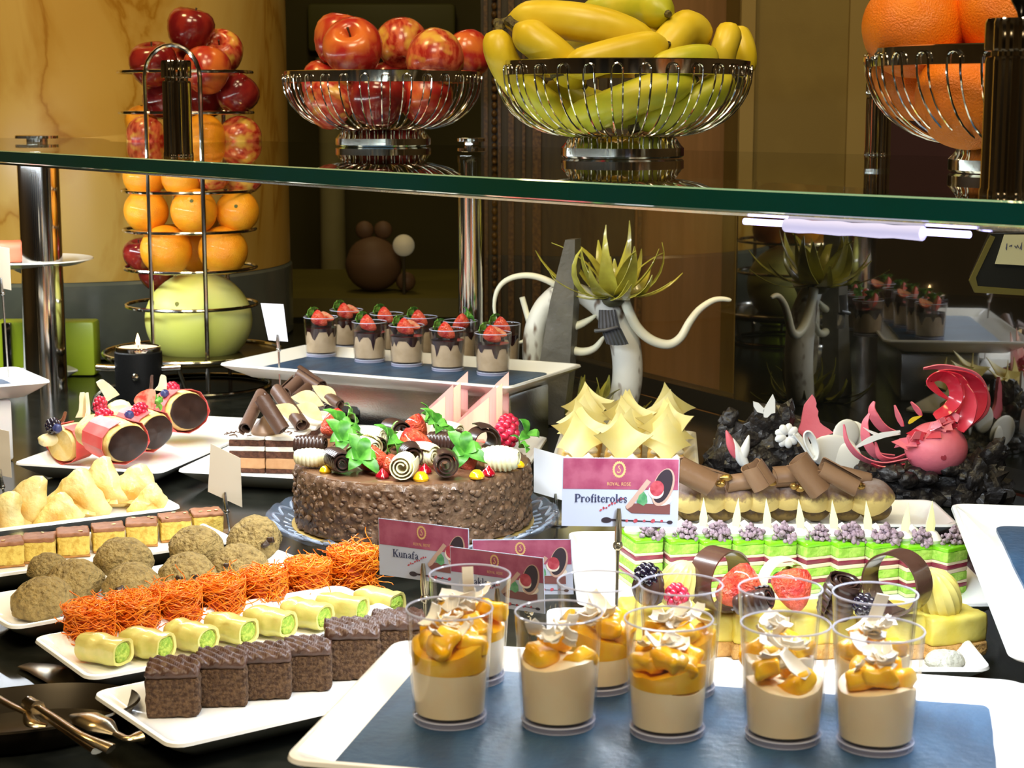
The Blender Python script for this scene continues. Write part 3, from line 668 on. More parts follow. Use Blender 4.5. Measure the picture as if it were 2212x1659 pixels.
sh_me=straw_half_mesh().mesh('strawberry_half',strawred,True,60); sc_me=straw_cut_mb().mesh('cut_face',strawcut,False); sl_me=straw_leaf_mb().mesh('strawberry_leaf',leafgreen)
sw_me=MB().lathe([(0,-1),(.16,-.96),(.38,-.78),(.60,-.45),(.75,-.05),(.80,.25),(.72,.50),(.45,.62),(0,.60)],20).mesh('strawberry',strawred,True,60)
def SM(pos,tip,out,s):     # strawberry frame: tip direction, red side towards 'out'
    z_=-V(tip).normalized(); y_=V(out); y_=(y_-z_*y_.dot(z_)).normalized(); x_=y_.cross(z_); m=Matrix((x_,y_,z_)).transposed().to_4x4(); m.translation=V(pos); return m@Matrix.Scale(s,4)
def strawberry(par,M,half=True,leaf=True):
    o=link('strawberry_half' if half else 'strawberry',sh_me if half else sw_me,par,M)
    if half: link('cut_face',sc_me,o)
    if leaf: link('strawberry_leaf',sl_me,o,TR(0,-.05,-.12,0,0,.4,1.35))
    return o
# ---- strawberry chocolate cups
mousse=pm('coffee_mousse',(.40,.29,.17),.5,c2=(.46,.34,.21),ns=60,bump=.3,bs=90,bd=.003)
sauce=pm('chocolate_sauce',(.022,.006,.006),.12,coat=.5)
g='strawberry chocolate cups on the steel riser'
for i,(px,py,lab) in enumerate(((694,768,'strawberry chocolate cup at the left end of the front row'),(799,780,'second strawberry chocolate cup of the front row from the left'),
 (879,789,'third strawberry chocolate cup, in the middle of the front row'),(967,799,'fourth strawberry chocolate cup of the front row from the left'),(1065,808,'strawberry chocolate cup at the right end of the front row'),
 (748,752,'strawberry chocolate cup behind the left end cup'),(835,762,'strawberry cup in the back row behind the second cup'),(908,770,'strawberry cup in the back row behind the third cup'),(994,780,'strawberry cup in the back row behind the fourth cup'),(1086,788,'strawberry cup in the back row behind the right end cup'))):
    rz=random.Random(i+50); q=G(px,py,.0955); rot=rz.uniform(-.3,.3)
    if i>=5: q.y+=.012
    c=T('strawberry_chocolate_cup',lab,'dessert cup',TR(q.x,q.y,.0955,0,0,rot),g)
    cup_shell(.0235,.0265,.060,c); filling(.0235,.0265,.060,.005,.040,'mousse',mousse,c,.002,i)
    rows=[]; s1=rz.uniform(0,6)
    for zt in (0,.25,.5,.8,1):
        row=[]
        for k in range(40):
            a=2*PI*k/40; dr=.0055+.009*max(0,math.sin(a*7+s1))**3+.012*max(0,math.sin(a*4+s1*2))**6
            z=.0445-dr*(1-zt); r=.0235+.003*z/.060-.00125; row.append((r*math.cos(a),r*math.sin(a),z))
        rows.append(row)
    rows.append([(x*.6,y*.6,.0452) for x,y,z in rows[-1]]); rows.append([(x*.05,y*.05,.0455) for x,y,z in rows[-1]])
    O('chocolate_sauce',MB().grid(rows,cv=True),sauce,c)
    IR=Matrix.Rotation(-rot,4,'Z')
    tx=.8 if i!=8 else -.8
    strawberry(c,IR@SM((-.002*tx,-.006,.0585),(tx,-.35,-.55),(.15*tx,-.8,-.55),.0165))
    if i in (0,2,4,5): strawberry(c,IR@SM((.006,.007,.0605),(.7,-.1,-.25),(.1,.3,-.9),.015),True,False)
    O('chocolate_shard',MB().sheet([[(0,0,0),(.014,0,0)],[(0,.002,.013),(.011,.002,.016)]],.0014),darkchoc,c,TR(.004,.010,.044,.2,0,.6))
# ================================================================= LEFT TRAYS
WZ=.0099            # level of a tray's floor
def dirt(c,c2,**k): return pm(k.pop('name'),c,k.pop('rough',.8),c2=c2,**k)
g='brownies on the front left tray'
brw=pm('brownie_crumb',(.065,.030,.013),.9,c2=(.16,.088,.042),ns=300,lo=.40,hi=.60,bump=1,bs=420,bd=.006)
fro=pm('brownie_frosting',(.060,.028,.018),.38,c2=(.085,.042,.028),ns=120,bump=.2,bs=160)
bme=[MB().rbox(.041,.040,.0315,.003,12,.0016,220,s).mesh('crumb_body',brw,True,80) for s in (1,2,3)]
def frost(seed):
    def fn(p):
        if p.z>.004: p.z+=.0016*math.sin((p.x*.8+p.y*.6)*900+3*nz(p,70,seed)+seed)+.001*nz(p,90,seed)
        return p
    return MB().rbox(.0415,.0405,.0075,.003,22,.0007,200,seed,None,fn).mesh('frosting',fro,True,80)
fme=[frost(s) for s in (1,2,3)]
for i,(px,py,rz,sc,lab) in enumerate(((367,1553,.10,1.0,'brownie at the left end of the brownie row'),(473,1530,.06,1.0,'second brownie of the row from the left end'),(568,1515,.14,.97,'third brownie of the row with a glossy icing top'),
  (659,1497,.08,.95,'fourth brownie of the row, lowest icing'),(757,1470,.12,1.10,'fifth brownie with thick ridged icing beside the cup tray'),(858,1447,.10,1.08,'last brownie of the row, half behind the cup tray'))):
    q=G(px,py,WZ); b=T('brownie',lab,'brownie',TR(q.x,q.y+.021,WZ,0,0,rz,sc),g)
    link('crumb_body',bme[i%3],b); link('frosting',fme[i%3],b,TR(0,0,.0307))
# ---- kunafa nests
g='orange kunafa nests on their tray'
kun=pm('kunafa_strand',(.90,.185,.006),.35,c2=(.95,.27,.012),ns=90,coat=.3)
kcore=pm('kunafa_core',(.42,.045,.004),.5,c2=(.70,.12,.01),ns=160,bump=.6,bs=300)
nutm=pm('pistachio_crumb',(.30,.30,.05),.6,c2=(.50,.30,.08),ns=200)
def nest(seed):
    rz=random.Random(seed); mb=MB()
    for k in range(560):
        a=rz.uniform(0,2*PI); top=rz.random()<.40; stray=rz.random()<.17
        rad=.0205*rz.uniform(.82,1.06); z=rz.uniform(.002,.031)
        if top: rad=.0205*rz.random()**.6; z=.030+rz.uniform(0,.006)*(1-rad/.03)
        L=rz.uniform(.016,.040); p=V((rad*math.cos(a),rad*math.sin(a),z)); h=a+PI/2*rz.choice((-1,1))+rz.uniform(-.35,.35); tilt=rz.uniform(-.9,.9) if not top else rz.uniform(-.15,.45)
        if top: h=rz.uniform(0,6.3)
        cur=rz.choice((-1,1))*rz.uniform(50,150); pts=[]; n=8; st=L/(n-1); sg=1 if math.sin(h-a)>0 else -1
        for i in range(n):
            pts.append(p.copy()); p=p+V((math.cos(h)*math.cos(tilt),math.sin(h)*math.cos(tilt),math.sin(tilt)))*st
            h+=(cur*st if (top or stray) else sg*st/rad+rz.uniform(-.3,.3)); tilt+=rz.uniform(-.35,.35)-(.15 if tilt>.5 else 0); p.z=max(p.z,.0006)
            rr_=math.hypot(p.x,p.y)
            if rr_>.0225 and not stray: p.x*=.0225/rr_; p.y*=.0225/rr_
            if p.z>.038 and not stray: p.z=.038; tilt=-abs(tilt)
        mb.tube(pts,rz.uniform(.0004,.00065),3)
    return mb.mesh('strands',kun,True,180)
nme=[nest(s) for s in range(4)]
kc_me=MB().rbox(.033,.033,.030,.008,8,.002,140,3).mesh('core',kcore,True,80)
nut_me=[MB().rbox(.006,.005,.004,.0015,3,.001,300,s).mesh('nut',nutm,True,80) for s in (1,2)]
for i,(px,py,lab) in enumerate(((170,1408,'kunafa nest at the left end of its tray'),(268,1388,'second kunafa nest from the left with a nut on top'),(362,1368,'third kunafa nest from the left end of the row'),
  (458,1348,'middle kunafa nest of the row of seven'),(552,1327,'kunafa nest behind the fifth pistachio roll'),(648,1306,'second kunafa nest from the right end'),(745,1285,'kunafa nest at the right end of the row before the glass stand'))):
    q=G(px,py,WZ); n_=T('kunafa_nest',lab,'pastry',TR(q.x+.006,q.y+.019,WZ,0,0,.6,1.0 if i<6 else 1.1),g)
    s=link('strands',nme[i%4],n_,TR(0,0,0,0,0,i*1.3)); s['kind']='stuff'
    link('core',kc_me,n_)
    for k in range(2): link('nut',nut_me[k],n_,TR(R.uniform(-.008,.008),R.uniform(-.008,.008),.031,.3,.2,R.uniform(0,6)))
# ---- pistachio rolls
g='pistachio baklava rolls on the kunafa tray'
bak=pm('filo_roll',(.60,.52,.16),.28,c2=(.50,.47,.12),ns=70,coat=.45,bump=.25,bs=110,bd=.003)
pis=pm('pistachio_filling',(.22,.36,.03),.6,c2=(.42,.52,.07),ns=330,bump=.9,bs=380,bd=.003)
def roll_body(seed):
    mb=MB(); rows=[]
    for i in range(12):
        t=i/11; e=1-.10*max(0,(t-.5))*2-.06*abs(math.sin(t*9+seed))*(.3 if t>.8 else 1)-(.10 if i==0 else 0) ; row=[]
        for k in range(20):
            a=2*PI*k/20; c,s_=math.cos(a),math.sin(a); sq=1/max(abs(c),abs(s_))**.45; r=.0118*e*sq*(1+.13*nz((t*2.2,c,s_),1.5,seed)+.04*nz((t*5,c*3,s_*3),1.5,seed+4)); row.append(V((-.0195+.039*t,c*r*1.08,.0115+s_*r*.92)))
        rows.append(row)
    for sc,dx in ((.80,-.0005),(.74,-.003)): rows.append([V((.0195+dx,p.y*sc,.0115+(p.z-.0115)*sc)) for p in rows[11]])
    n0=0; mb.grid(rows,cv=True); mb.f.append(tuple(range(19,-1,-1)))
    return mb.mesh('filo_wrap',bak,True,60)
rb=[roll_body(s) for s in range(3)]
pf=MB().ball(.004,.0092,.0085,TR(.0165,0,.0115),8,14,lambda p:p*(1+.16*nz(p,330,2))).mesh('pistachio_filling',pis,True,80)
for i,(px,py,lab) in enumerate(((219,1443,'pistachio roll at the left end in front of the kunafa'),(313,1430,'second pistachio roll from the left end'),(408,1414,'third pistachio roll from the left end'),(495,1396,'fourth pistachio roll from the left end'),
  (580,1381,'fifth pistachio roll from the left end'),(660,1364,'pistachio roll third from the right end'),(737,1349,'pistachio roll second from the right end'),(818,1336,'pistachio roll at the right end beside the cups'))):
    q=G(px,py,WZ); b=T('pistachio_roll',lab,'pastry',TR(q.x,q.y+.012,WZ,0,0,-.52+R.uniform(-.12,.12),1.12),g)
    link('filo_wrap',rb[i%3],b); link('pistachio_filling',pf,b)
# ---- cookies
g='oat cookies on the white tray'
cook=pm('cookie_dough',(.37,.265,.092),.85,c2=(.20,.135,.045),ns=150,lo=.45,hi=.7,bump=1,bs=230,bd=.008)
chipm=pm('chocolate_chip',(.035,.016,.008),.4)
def cookie_mesh(seed):
    def fn(p):
        k=1+.11*fbm(p,60,seed)+.05*nz(p,150,seed)-.10*max(0,.12-abs(nz(p,75,seed+6)))*6*.35
        if p.z<0: p.z*=.45
        return V((p.x*k,p.y*k,p.z*k))
    return MB().ball(.0295,.0285,.024,None,22,34,fn).mesh('dough',cook,True,80)
ckm=[cookie_mesh(s) for s in range(4)]
chm=MB().rbox(.009,.006,.005,.002,4,.0015,300,1).mesh('chip',chipm,True,80)
for i,(px,py,dy,tl,lab,chips) in enumerate(((92,1297,0,.25,'cookie at the left end of the cookie tray',()),(158,1262,.018,.35,'second cookie from the left, leaning behind the first one',()),(98,1256,.035,.2,'small cookie edge showing behind the two left ones',()),
  (262,1238,.035,.45,'rear cookie of the middle left pair',()),(285,1268,.0,.35,'front cookie of the middle left pair with a dark hole',((-.010,-.022),)),(422,1212,.035,.45,'rear cookie of the middle right pair',()),(405,1245,.0,.35,'front cookie of the middle right pair with chocolate chips',((.014,-.018),(-.002,-.024))),
  (547,1190,.030,.55,'topmost right cookie with dark chips at its edge',((.022,-.008),(.018,-.016))),(518,1224,.0,.4,'front right cookie with a long dark chip',((-.014,-.016),)))):
    q=G(px,py,WZ+.014); c=link('cookie',None,None,TR(q.x,q.y+dy*.3,WZ+.012+(.010 if dy>.02 else 0),tl,R.uniform(-.15,.15),R.uniform(-.3,.3),.98 if i!=2 else .7),label=lab,category='cookie',group=g)
    link('dough',ckm[i%4],c,TR(0,0,0,0,0,i*1.1))
    for x,y in chips: link('chip',chm,c,TR(x,y,.0135,R.uniform(.6,1),R.uniform(-.4,.4),R.uniform(0,3)))
# ---- sponge squares
g='yellow sponge squares in a row'
spg=pm('yellow_sponge',(.64,.47,.10),.9,c2=(.48,.30,.045),ns=190,lo=.45,hi=.7,bump=.8,bs=300,bd=.002)
spt=pm('sponge_brown_top',(.30,.125,.055),.55,c2=(.22,.085,.03),ns=90,bump=.3,bs=150)
alm=pm('almond_flake',(.72,.52,.26),.5)
spm_=[MB().rbox(.0345,.034,.022,.002,8,.0012,200,s).mesh('sponge',spg,True,80) for s in (1,2)]
stm_=[MB().rbox(.0350,.0345,.0045,.0015,9,.0012,170,s).mesh('brown_top',spt,True,80) for s in (1,2)]
sbm_=MB().rbox(.0348,.0343,.0025,.001,5,.0006,200,3).mesh('baked_bottom',pm('baked_crust',(.34,.15,.035),.8,c2=(.42,.2,.05),ns=200),True,80)
alme=MB().ball(.003,.002,.0007,None,5,8).mesh('almond_flake',alm)
for i,(px,py,lab) in enumerate(((5,1228,'sponge square cut by the left picture edge'),(76,1219,'second sponge square from the left edge'),(150,1206,'third sponge square from the left edge'),(226,1195,'middle sponge square of the row'),
   (300,1183,'third sponge square from the right end'),(371,1172,'second sponge square from the right end, nutty top'),(441,1161,'rightmost sponge square with almond flakes on top'))):
    q=G(px,py,WZ); b=T('sponge_square',lab,'cake',TR(q.x,q.y+.0175,WZ,0,0,.24+R.uniform(-.12,.12),.955),g)
    link('baked_bottom',sbm_,b); link('sponge',spm_[i%2],b,TR(0,0,.002)); link('brown_top',stm_[i%2],b,TR(0,0,.0232))
    for k in range(3 if i>3 else 1): link('almond_flake',alme,b,TR(R.uniform(-.013,.013),R.uniform(-.013,.013),.0282,R.uniform(-.3,.3),.1,R.uniform(0,3)))
# ---- puff pastries
g='folded puff pastries on the left tray'
puf=pm('puff_pastry',(.70,.54,.17),.38,c2=(.78,.66,.30),ns=42,c3=(.66,.34,.05),bump=.6,bs=80,bd=.006,stretch=(1,1,.4),coat=.15,sss=.05)
def pastry(seed):   # a folded triangle: flat faces, soft edges, apex up
    mb=MB(); rows=[]; N=36; rz=random.Random(seed); kx=rz.uniform(1.15,1.4); sk=rz.uniform(-.25,.25)
    def rad(a): return .56/max(math.cos(((a-PI/2)%(2*PI/3))-PI/3),.1)
    for side in (1,-1):
        seq=[.05,.35,.6,.78,.90,.97,1.0] if side>0 else [.95,.80,.55,.05]
        for rho in seq:
            row=[]
            for k in range(N):
                a=2*PI*k/N; r=min(rad(a),.92)*rho*.034; x=r*math.cos(a)*kx+sk*r*math.sin(a); z=r*math.sin(a)
                cr=.0032*math.sin((x*.8+z*.5)*230+seed)*(1-rho)
                y=-side*(.0135*max(0,1-rho**4)**.55*(1-.012*z/.034)+cr)
                q=V((x,y,z)); q+=V((nz(q,80,seed),nz(q,60,seed+4)*1.6,nz(q,80,seed+8)))*.0030; row.append(q)
            rows.append(row)
    mb.grid(rows,cv=True); mb.f.append(tuple(range(N))[::-1]); k=len(mb.v)-N; mb.f.append(tuple(range(k,k+N)))
    return mb
pme=[pastry(s).mesh('pastry_shell',puf,True,70) for s in range(3)]
def flap(seed):
    rz=random.Random(seed); pts=[]
    for i in range(6):
        t=i/5; pts.append([(-.018+.036*t,-.003-.006*math.sin(t*3)+rz.uniform(-.001,.001),-.006),(-.020+.042*t,-.012-.004*math.sin(t*3)+rz.uniform(-.002,.002),-.0155-.003*rz.random())])
    return MB().sheet(pts,.0012).mesh('loose_flap',puf,True,60)
pfm=[flap(s) for s in range(2)]
for i,(px,py,dy,rz,ry,sc,lab) in enumerate(((8,1105,-.01,-.5,.25,1.0,'puff pastry cut by the left picture edge'),(55,1083,.0,-.35,.35,1.15,'large puff pastry leaning right, second from the left'),(120,1094,.02,.3,-.1,.75,'small folded pastry half hidden between two large ones'),
  (163,1072,.0,.15,.05,1.12,'upright pastry in the middle with an open fold'),(214,1056,.012,-.15,-.12,1.18,'tall golden pastry leaning against the cream puffs'),(280,1056,.02,.1,.1,1.05,'second pastry from the right end of the tray'),(318,1073,.03,.45,.05,.72,'small pastry at the right end of its tray'))):
    q=G(px,py,.035); p=T('puff_pastry',lab,'pastry',TR(q.x,q.y+dy*.6,WZ+.0195*sc+.0005,-.18,ry,rz,sc),g)
    link('pastry_shell',pme[i%3],p); link('loose_flap',pfm[i%2],p,TR(0,-.001,.002)); link('loose_flap',pfm[(i+1)%2],p,TR(.004,.002,.001,0,0,-.5,.8))
# ---- cream puffs in pink cases
choux=pm('choux_dough',(.74,.52,.16),.6,c2=(.78,.62,.28),ns=60,bump=.5,bs=160,bd=.003,sss=.05)
pinkp=pm('pink_case',(.80,.105,.10),.45,c2=(.82,.17,.16),ns=30)
blueb=pm('blueberry_skin',(.025,.03,.10),.35,c2=(.05,.06,.16),ns=200)
blackb=pm('blackberry_skin',(.010,.006,.016),.18,coat=.5)
g='chocolate tipped cream puffs in pink cases'
def drupe(r,h,mat,name,par,M,n=30):
    mb=MB(); 
    for k in range(n):
        t=(k+.5)/n; z=1-2*t; a=k*2.399; q=math.sqrt(1-z*z); mb.ball(r*.34,None,None,TR(q*math.cos(a)*r*.78,q*math.sin(a)*r*.78,z*h*.78+h*.1),5,8)
    mb.ball(r*.8,None,h*.85)
    return O(name,mb,mat,par,M)
def puff(lab,px,py,dy,L,rad,yaw,tiltz,wide=1.0,dip=True):
    q=D(px,py,dy); M=TR(q.x,q.y,q.z,0,0,yaw)@TR(0,0,0,0,tiltz,0)     # x axis points out of the chocolate face
    p=T('cream_puff',lab,'cream puff',M,g)
    def rows_(r,x0,x1,n=8):
        return [(r*(.55+.45*math.sin(PI*(.12+.76*i/(n-1)))),x0+(x1-x0)*i/(n-1)) for i in range(n)]
    ax=Matrix.Rotation(PI/2,4,'Y')
    fn=lambda v,a:V((v.x*.95+.001*nz(v,90,1),v.y*1.05*wide+.0015*nz(v,80,2),v.z))
    O('choux_body',MB().lathe([(rad*.5,-L),(rad*.85,-L*.93),(rad,-L*.6),(rad*1.06,-L*.25),(rad*1.0,-.006),(rad*.93,-.0012),(0,-.001)],36,ax,fn),choux,p)
    if dip: O('chocolate_face',MB().lathe([(rad*.90,-.0005),(rad*.93,.0008),(rad*.80,.0026),(rad*.35,.0022),(0,.0032)],36,ax,lambda v,a:V((v.x*.94,v.y*1.05*wide+.0018*nz(v,90,2),v.z+.0010*nz(v,110,4)))),pm('chocolate_dip',(.022,.010,.007),.30,c2=(.032,.015,.010),ns=60,coat=.05,spec=.25),p)
    # pleated pink paper case behind the chocolate face, open at the top
    rows=[]
    for i in range(5):
        t=i/4; row=[]
        for k in range(13):
            a=-PI*.92+PI*1.84*k/12; rr_=rad*(1.10+.06*t+.03*math.cos(k*2.3)); x=-L*.62+L*.55*t+.002*math.cos(k*2.1)
            row.append((x,rr_*math.sin(a)*1.05*wide,-rr_*math.cos(a)*.95))
        rows.append(row)
    O('pink_case',MB().sheet(rows,.0007),pinkp,p,None,False)
    return p
YE=2.24
puff('front cream puff with an oval chocolate face towards the pastry tray',277,958,2.20,.085,.0265,-.75,.10,1.15)
puff('middle cream puff with a dark chocolate face, behind the front one',338,934,2.29,.080,.0260,-.62,.12,1.1)
puff('rear cream puff with the largest round chocolate face',408,888,2.40,.080,.0285,-.85,-.10,1.05)
p=puff('left cream puff turned away with its pink case towards the viewer',128,962,2.262,.060,.0245,-2.15,.05,1.0,False)
# garnish on the cream puffs, each resting on its own
g2='fruit garnish on the cream puffs'
def garn(name,lab,cat,mb,mat,px,py,Y,rot=(0,0,0)):
    q=D(px,py,Y); o=O(name,mb,mat,None,TR(q.x,q.y,q.z,*rot)); return tag(o,lab,cat,g2)
def berry(name,lab,mat,px,py,Y,r,h,rot=(0,0,0)):
    q=D(px,py,Y); o=drupe(r,h,mat,name,None,TR(q.x,q.y,q.z,*rot)); tag(o,lab,name,g2)
berry('blackberry','blackberry on the leftmost cream puff',blackb,115,922,2.26,.0105,.0105)
berry('raspberry','raspberry lying before the middle cream puff top',raspred,223,900,2.24,.0105,.013,(0,1.4,0))
berry('raspberry','raspberry beside the blueberry in the middle of the puffs',raspred,300,887,2.29,.0095,.012,(0,1.0,.4))
berry('raspberry','dark raspberry at the back left of the puffs',raspred,216,877,2.36,.0095,.014,(.3,.2,0))
berry('raspberry','topmost raspberry behind the largest chocolate face',raspred,372,842,2.45,.0105,.010)
for px,py,Y,lab in ((279,897,2.25,'blueberry between the two raspberries'),(356,851,2.40,'blueberry near the topmost raspberry'),(124,926,2.245,'blueberry beside the blackberry')):
    garn('blueberry',lab,'blueberry',MB().lathe([(0,-.006),(.004,-.0048),(.0066,0),(.005,.0045),(.0028,.006),(.0022,.0052),(0,.005)],16),blueb,px,py,Y,(.4,.3,0))
q=D(318,866,2.34); s=link('strawberry_half',sh_me,None,TR(q.x,q.y,q.z,-.5,1.75,.35,.021)); link('cut_face',sc_me,s); link('strawberry_leaf',sl_me,s); tag(s,'strawberry half with its cut face forward on the puffs','strawberry',g2)
def shard(lab,px,py,Y,h,wd,rot,mat=whitechoc):
    pts=[[(-wd/2*(1-.6*t)+.002*math.sin(t*5),0,h*t),(0,.003*(1-t),h*t*1.02),(wd/2*(1-.6*t)+.001*math.sin(t*4),.001,h*t*.96)] for t in (0,.3,.6,.85,1)]
    garn('chocolate_shard',lab,'chocolate shard',MB().sheet(pts,.0011),mat,px,py,Y,rot)
for a in (('cream coloured chocolate shard on the second puff from the left',178,903,2.27,.034,.017,(.1,.1,.3)),('thin pointed white chocolate shard beside the broad one',190,905,2.26,.034,.009,(-.1,.15,.9)),
 ('pale ruffled chocolate piece at the back left of the puffs',243,862,2.38,.032,.022,(.2,-.5,.2)),('white star-like chocolate piece on top of the rear puffs',346,846,2.44,.024,.016,(.1,.3,.1)),
 ('thin brown chocolate splinter standing on the rear puffs',322,850,2.43,.026,.006,(0,.25,.2),greychoc),('short milk chocolate splinter behind the blackberry',130,913,2.30,.016,.006,(0,.6,.2),milkchoc)): shard(*a)
for lab,px,py,Y,r in (('swirl of yellow cream at the left puff end',104,950,2.262,.011),('band of cream under the middle raspberry',225,915,2.27,.016),('dab of cream at the rear left of the puffs',258,880,2.37,.013)):
    garn('cream_swirl',lab,'cream',MB().ball(r*1.25,r,r*.8,None,12,18,lambda p:p*(1+.16*nz(p,170,3))),pm('custard_cream',(.80,.66,.28),.5,c2=(.86,.78,.50),ns=60,bump=.3,bs=140),px,py,Y)
# ================================================================= LAYER CAKE SLICES
g='chocolate cream layer cake slices'
ccr=pm('cake_cream',(.88,.84,.76),.6,c2=(.82,.77,.68),ns=90,bump=.4,bs=150)
csp=pm('dark_sponge',(.055,.017,.008),.9,c2=(.11,.04,.02),ns=260,bump=.8,bs=320)
cmo=pm('caramel_mousse',(.40,.20,.085),.6,c2=(.46,.25,.115),ns=70,bump=.2,bs=120)
def layer_mesh(name,sx,sy,sz,mat,seed,n=8,amp=.0007): return MB().rbox(sx,sy,sz,min(.0012,sz*.3),n,amp,260,seed).mesh(name,mat,True,70)
LY=[('dark_sponge',.006,csp),('caramel_mousse',.014,cmo),('dark_sponge',.009,csp),('cream_layer',.0065,ccr),('dark_sponge',.0085,csp),('cream_top',.0045,ccr)]
lym=[layer_mesh(n_,.0465,.062,h,m,i) for i,(n_,h,m) in enumerate(LY)]
q0=G(487,1024,WZ); ang=math.radians(-6); ex=V((math.cos(ang),math.sin(ang),0)); ey=V((math.sin(.16),math.cos(.16),0))
hts=0
for i in range(2):
    for j in range(3):
        c=q0+ex*(.024+.0475*i)+ey*(.036+.071*j+.004); b=T('layer_cake_slice',('front left slice of the layer cake under the mousse drop','front right slice of the layer cake touching the round cake','left slice of the middle row of layer cake','right slice of the middle row of layer cake','left slice of the rear row of layer cake','rear right slice of layer cake by the steel riser')[j*2+i],'cake',TR(c.x,c.y,WZ,0,0,ang),g)
        z=0
        for (n_,h,m),me in zip(LY,lym): link(n_,me,b,TR(0,0,z)); z+=h-.0002
LT=WZ+.0475
def roll_mesh(name,mat,r0,r1,turns,L,ridge=0,nr=8,th=.0014,barrel=0,rag=0,seed=0,taperk=0):
    rows=[]; na=int(14*turns)+2; nl=max(3,nr*4 if ridge else 5)
    for i in range(na+1):
        t=i/na; a=t*turns*2*PI; row=[]
        for j in range(nl+1):
            u=j/nl; z=(u-.5)*L; k=1+ridge*math.sin(u*nr*2*PI+a*.5)
            if barrel: k*=1-barrel*(2*u-1)**2
            k*=1-taperk*u; r=(r0+(r1-r0)*t)*k; zz=z+(rag*nz((a*.6,j,0),1.3,seed) if j in (0,nl) else 0)
            row.append((r*math.cos(a),r*math.sin(a),zz))
        rows.append(row)
    return MB().sheet(rows,th).mesh(name,mat,True,45)
g='chocolate curls on the layer cake'
def curl_between(lab,p,q,r,mat,g,turns=1.6,name='chocolate_curl',rag=.004,r0=.45,taperk=0,par=None,seed=0,spin=0,th=.0013,ridge=0):
    d=q-p; me=roll_mesh(name,mat,r*r0,r,turns,d.length,ridge,6,th,0,rag,seed,taperk); M=along((p+q)/2,d)@TR(0,0,0,0,0,spin)
    o=link(name,me,par,M)
    if par is None: tag(o,lab,'chocolate curl',g)
    return o
crl=pm('chocolate_curl',(.085,.042,.026),.42,c2=(.11,.058,.038),ns=40,stretch=(1,1,.25),bump=.2,bs=120)
for k,(lab,x0,y0,Y0,x1,y1,Y1,r) in enumerate((('slim curl leaning left on the front cake slices',566,852,2.26,530,926,2.18,.0085),('thick grooved curl leaning right beside the mousse drop',566,858,2.20,612,930,2.19,.0105),('long curl behind the thick grooved one',598,842,2.30,652,918,2.24,.0100),
  ('pointed curl at the back of the layer cake',617,848,2.42,645,822,2.44,.010),('big curl pointing up left at the far end of the cake',644,806,2.46,692,838,2.44,.011),('slim rear curl lying down to the right',690,842,2.44,735,876,2.41,.008),('short tight curl at the rear left',640,858,2.40,664,838,2.43,.007))):
    curl_between(lab,D(x0,y0,Y0),D(x1,y1,Y1),r,crl,g,1.7,seed=k,spin=k)
q=G(570,938,LT); o=O('mousse_drop',MB().lathe([(0,0),(.015,.0),(.0165,.004),(.014,.010),(.0085,.016),(.003,.0215),(0,.024)],28),pm('milk_mousse',(.34,.20,.115),.45,c2=(.38,.23,.14),ns=40),None,TR(q.x,q.y,LT+.0003)); tag(o,'pointed milk chocolate mousse drop on the front layer cake','mousse drop')
tanchoc=pm('tan_chocolate',(.72,.52,.25),.35,c2=(.84,.74,.42),ns=30)
def arcplate(lab,px,py,Y,s,rot,mat=tanchoc,grp='pale chocolate arcs on the layer cake'):
    pts=[]
    for i in range(9):
        t=i/8; a=PI*t; row=[]
        for j in range(4):
            u=j/3; row.append((s*(2*t-1),.25*s*math.sin(a)*u*u,s*.62*math.sin(a)*u-.12*s*(1-u)*math.sin(a)*2))
        pts.append(row)
    qq=D(px,py,Y); o=O('chocolate_arc',MB().sheet(pts,.0011),mat,None,TR(qq.x,qq.y,qq.z,*rot)); tag(o,lab,'chocolate arc',grp)
for a in (('pale arc leaning on the long curl',622,895,2.25,.022,(.3,.5,-.2)),('yellow white arc right of the long curl',668,893,2.28,.022,(.2,.45,-.3)),('cream arc at the back of the layer cake',664,868,2.36,.024,(.2,.2,-.2)),('red edged arc slanting at the far right of the layer cake',702,858,2.42,.024,(.2,.7,-.1))): arcplate(*a)
mb=MB()
for k in range(60): 
    q=R.choice((G(512,938,LT),G(520,940,LT),G(700,872,LT),G(690,880,LT),G(620,936,LT))); mb.rbox(R.uniform(.003,.008),.0012,.0012,.0003,2,0,1,0,TR(q.x+R.uniform(-.014,.014),q.y+R.uniform(-.010,.010),LT+.0003+R.uniform(0,.003),0,R.uniform(-.3,.1),R.uniform(0,3)))
tag(O('chocolate_shavings',mb,crl,None,None,False,kind='stuff'),'fine chocolate shavings on the layer cake slices','shavings')
# ================================================================= ROUND NUT CHOCOLATE CAKE ON A GLASS STAND
CC=G(893,1110,.034); CC.z=0
stnd=T('glass_cake_stand','scalloped clear glass stand under the round chocolate cake','cake stand',TR(CC.x,CC.y,.0006))
gl=pm('pressed_glass',(.22,.30,.44),.05,alpha=.20,coat=1)
def scal(p,a): 
    r=math.hypot(p.x,p.y)
    if r>.13: k=1+.018*abs(math.sin(a*15))*(r-.13)/.03; p=V((p.x*k,p.y*k,p.z+.0022*math.cos(a*30)*(r-.13)/.03))
    return p
O('plate',MB().lathe([(0,.020),(.125,.020),(.140,.022),(.152,.029),(.158,.034),(.1585,.036),(.156,.0365),(.150,.032),(.139,.0262),(.125,.0245),(0,.0245)],180,None,scal),gl,stnd)
O('foot',MB().lathe([(.060,.0),(.062,.002),(.056,.006),(.040,.012),(.046,.020),(.030,.0205)],64),gl,stnd)
glr=pm('glass_rim_highlight',(.55,.65,.82),.05,alpha=.45,coat=1)
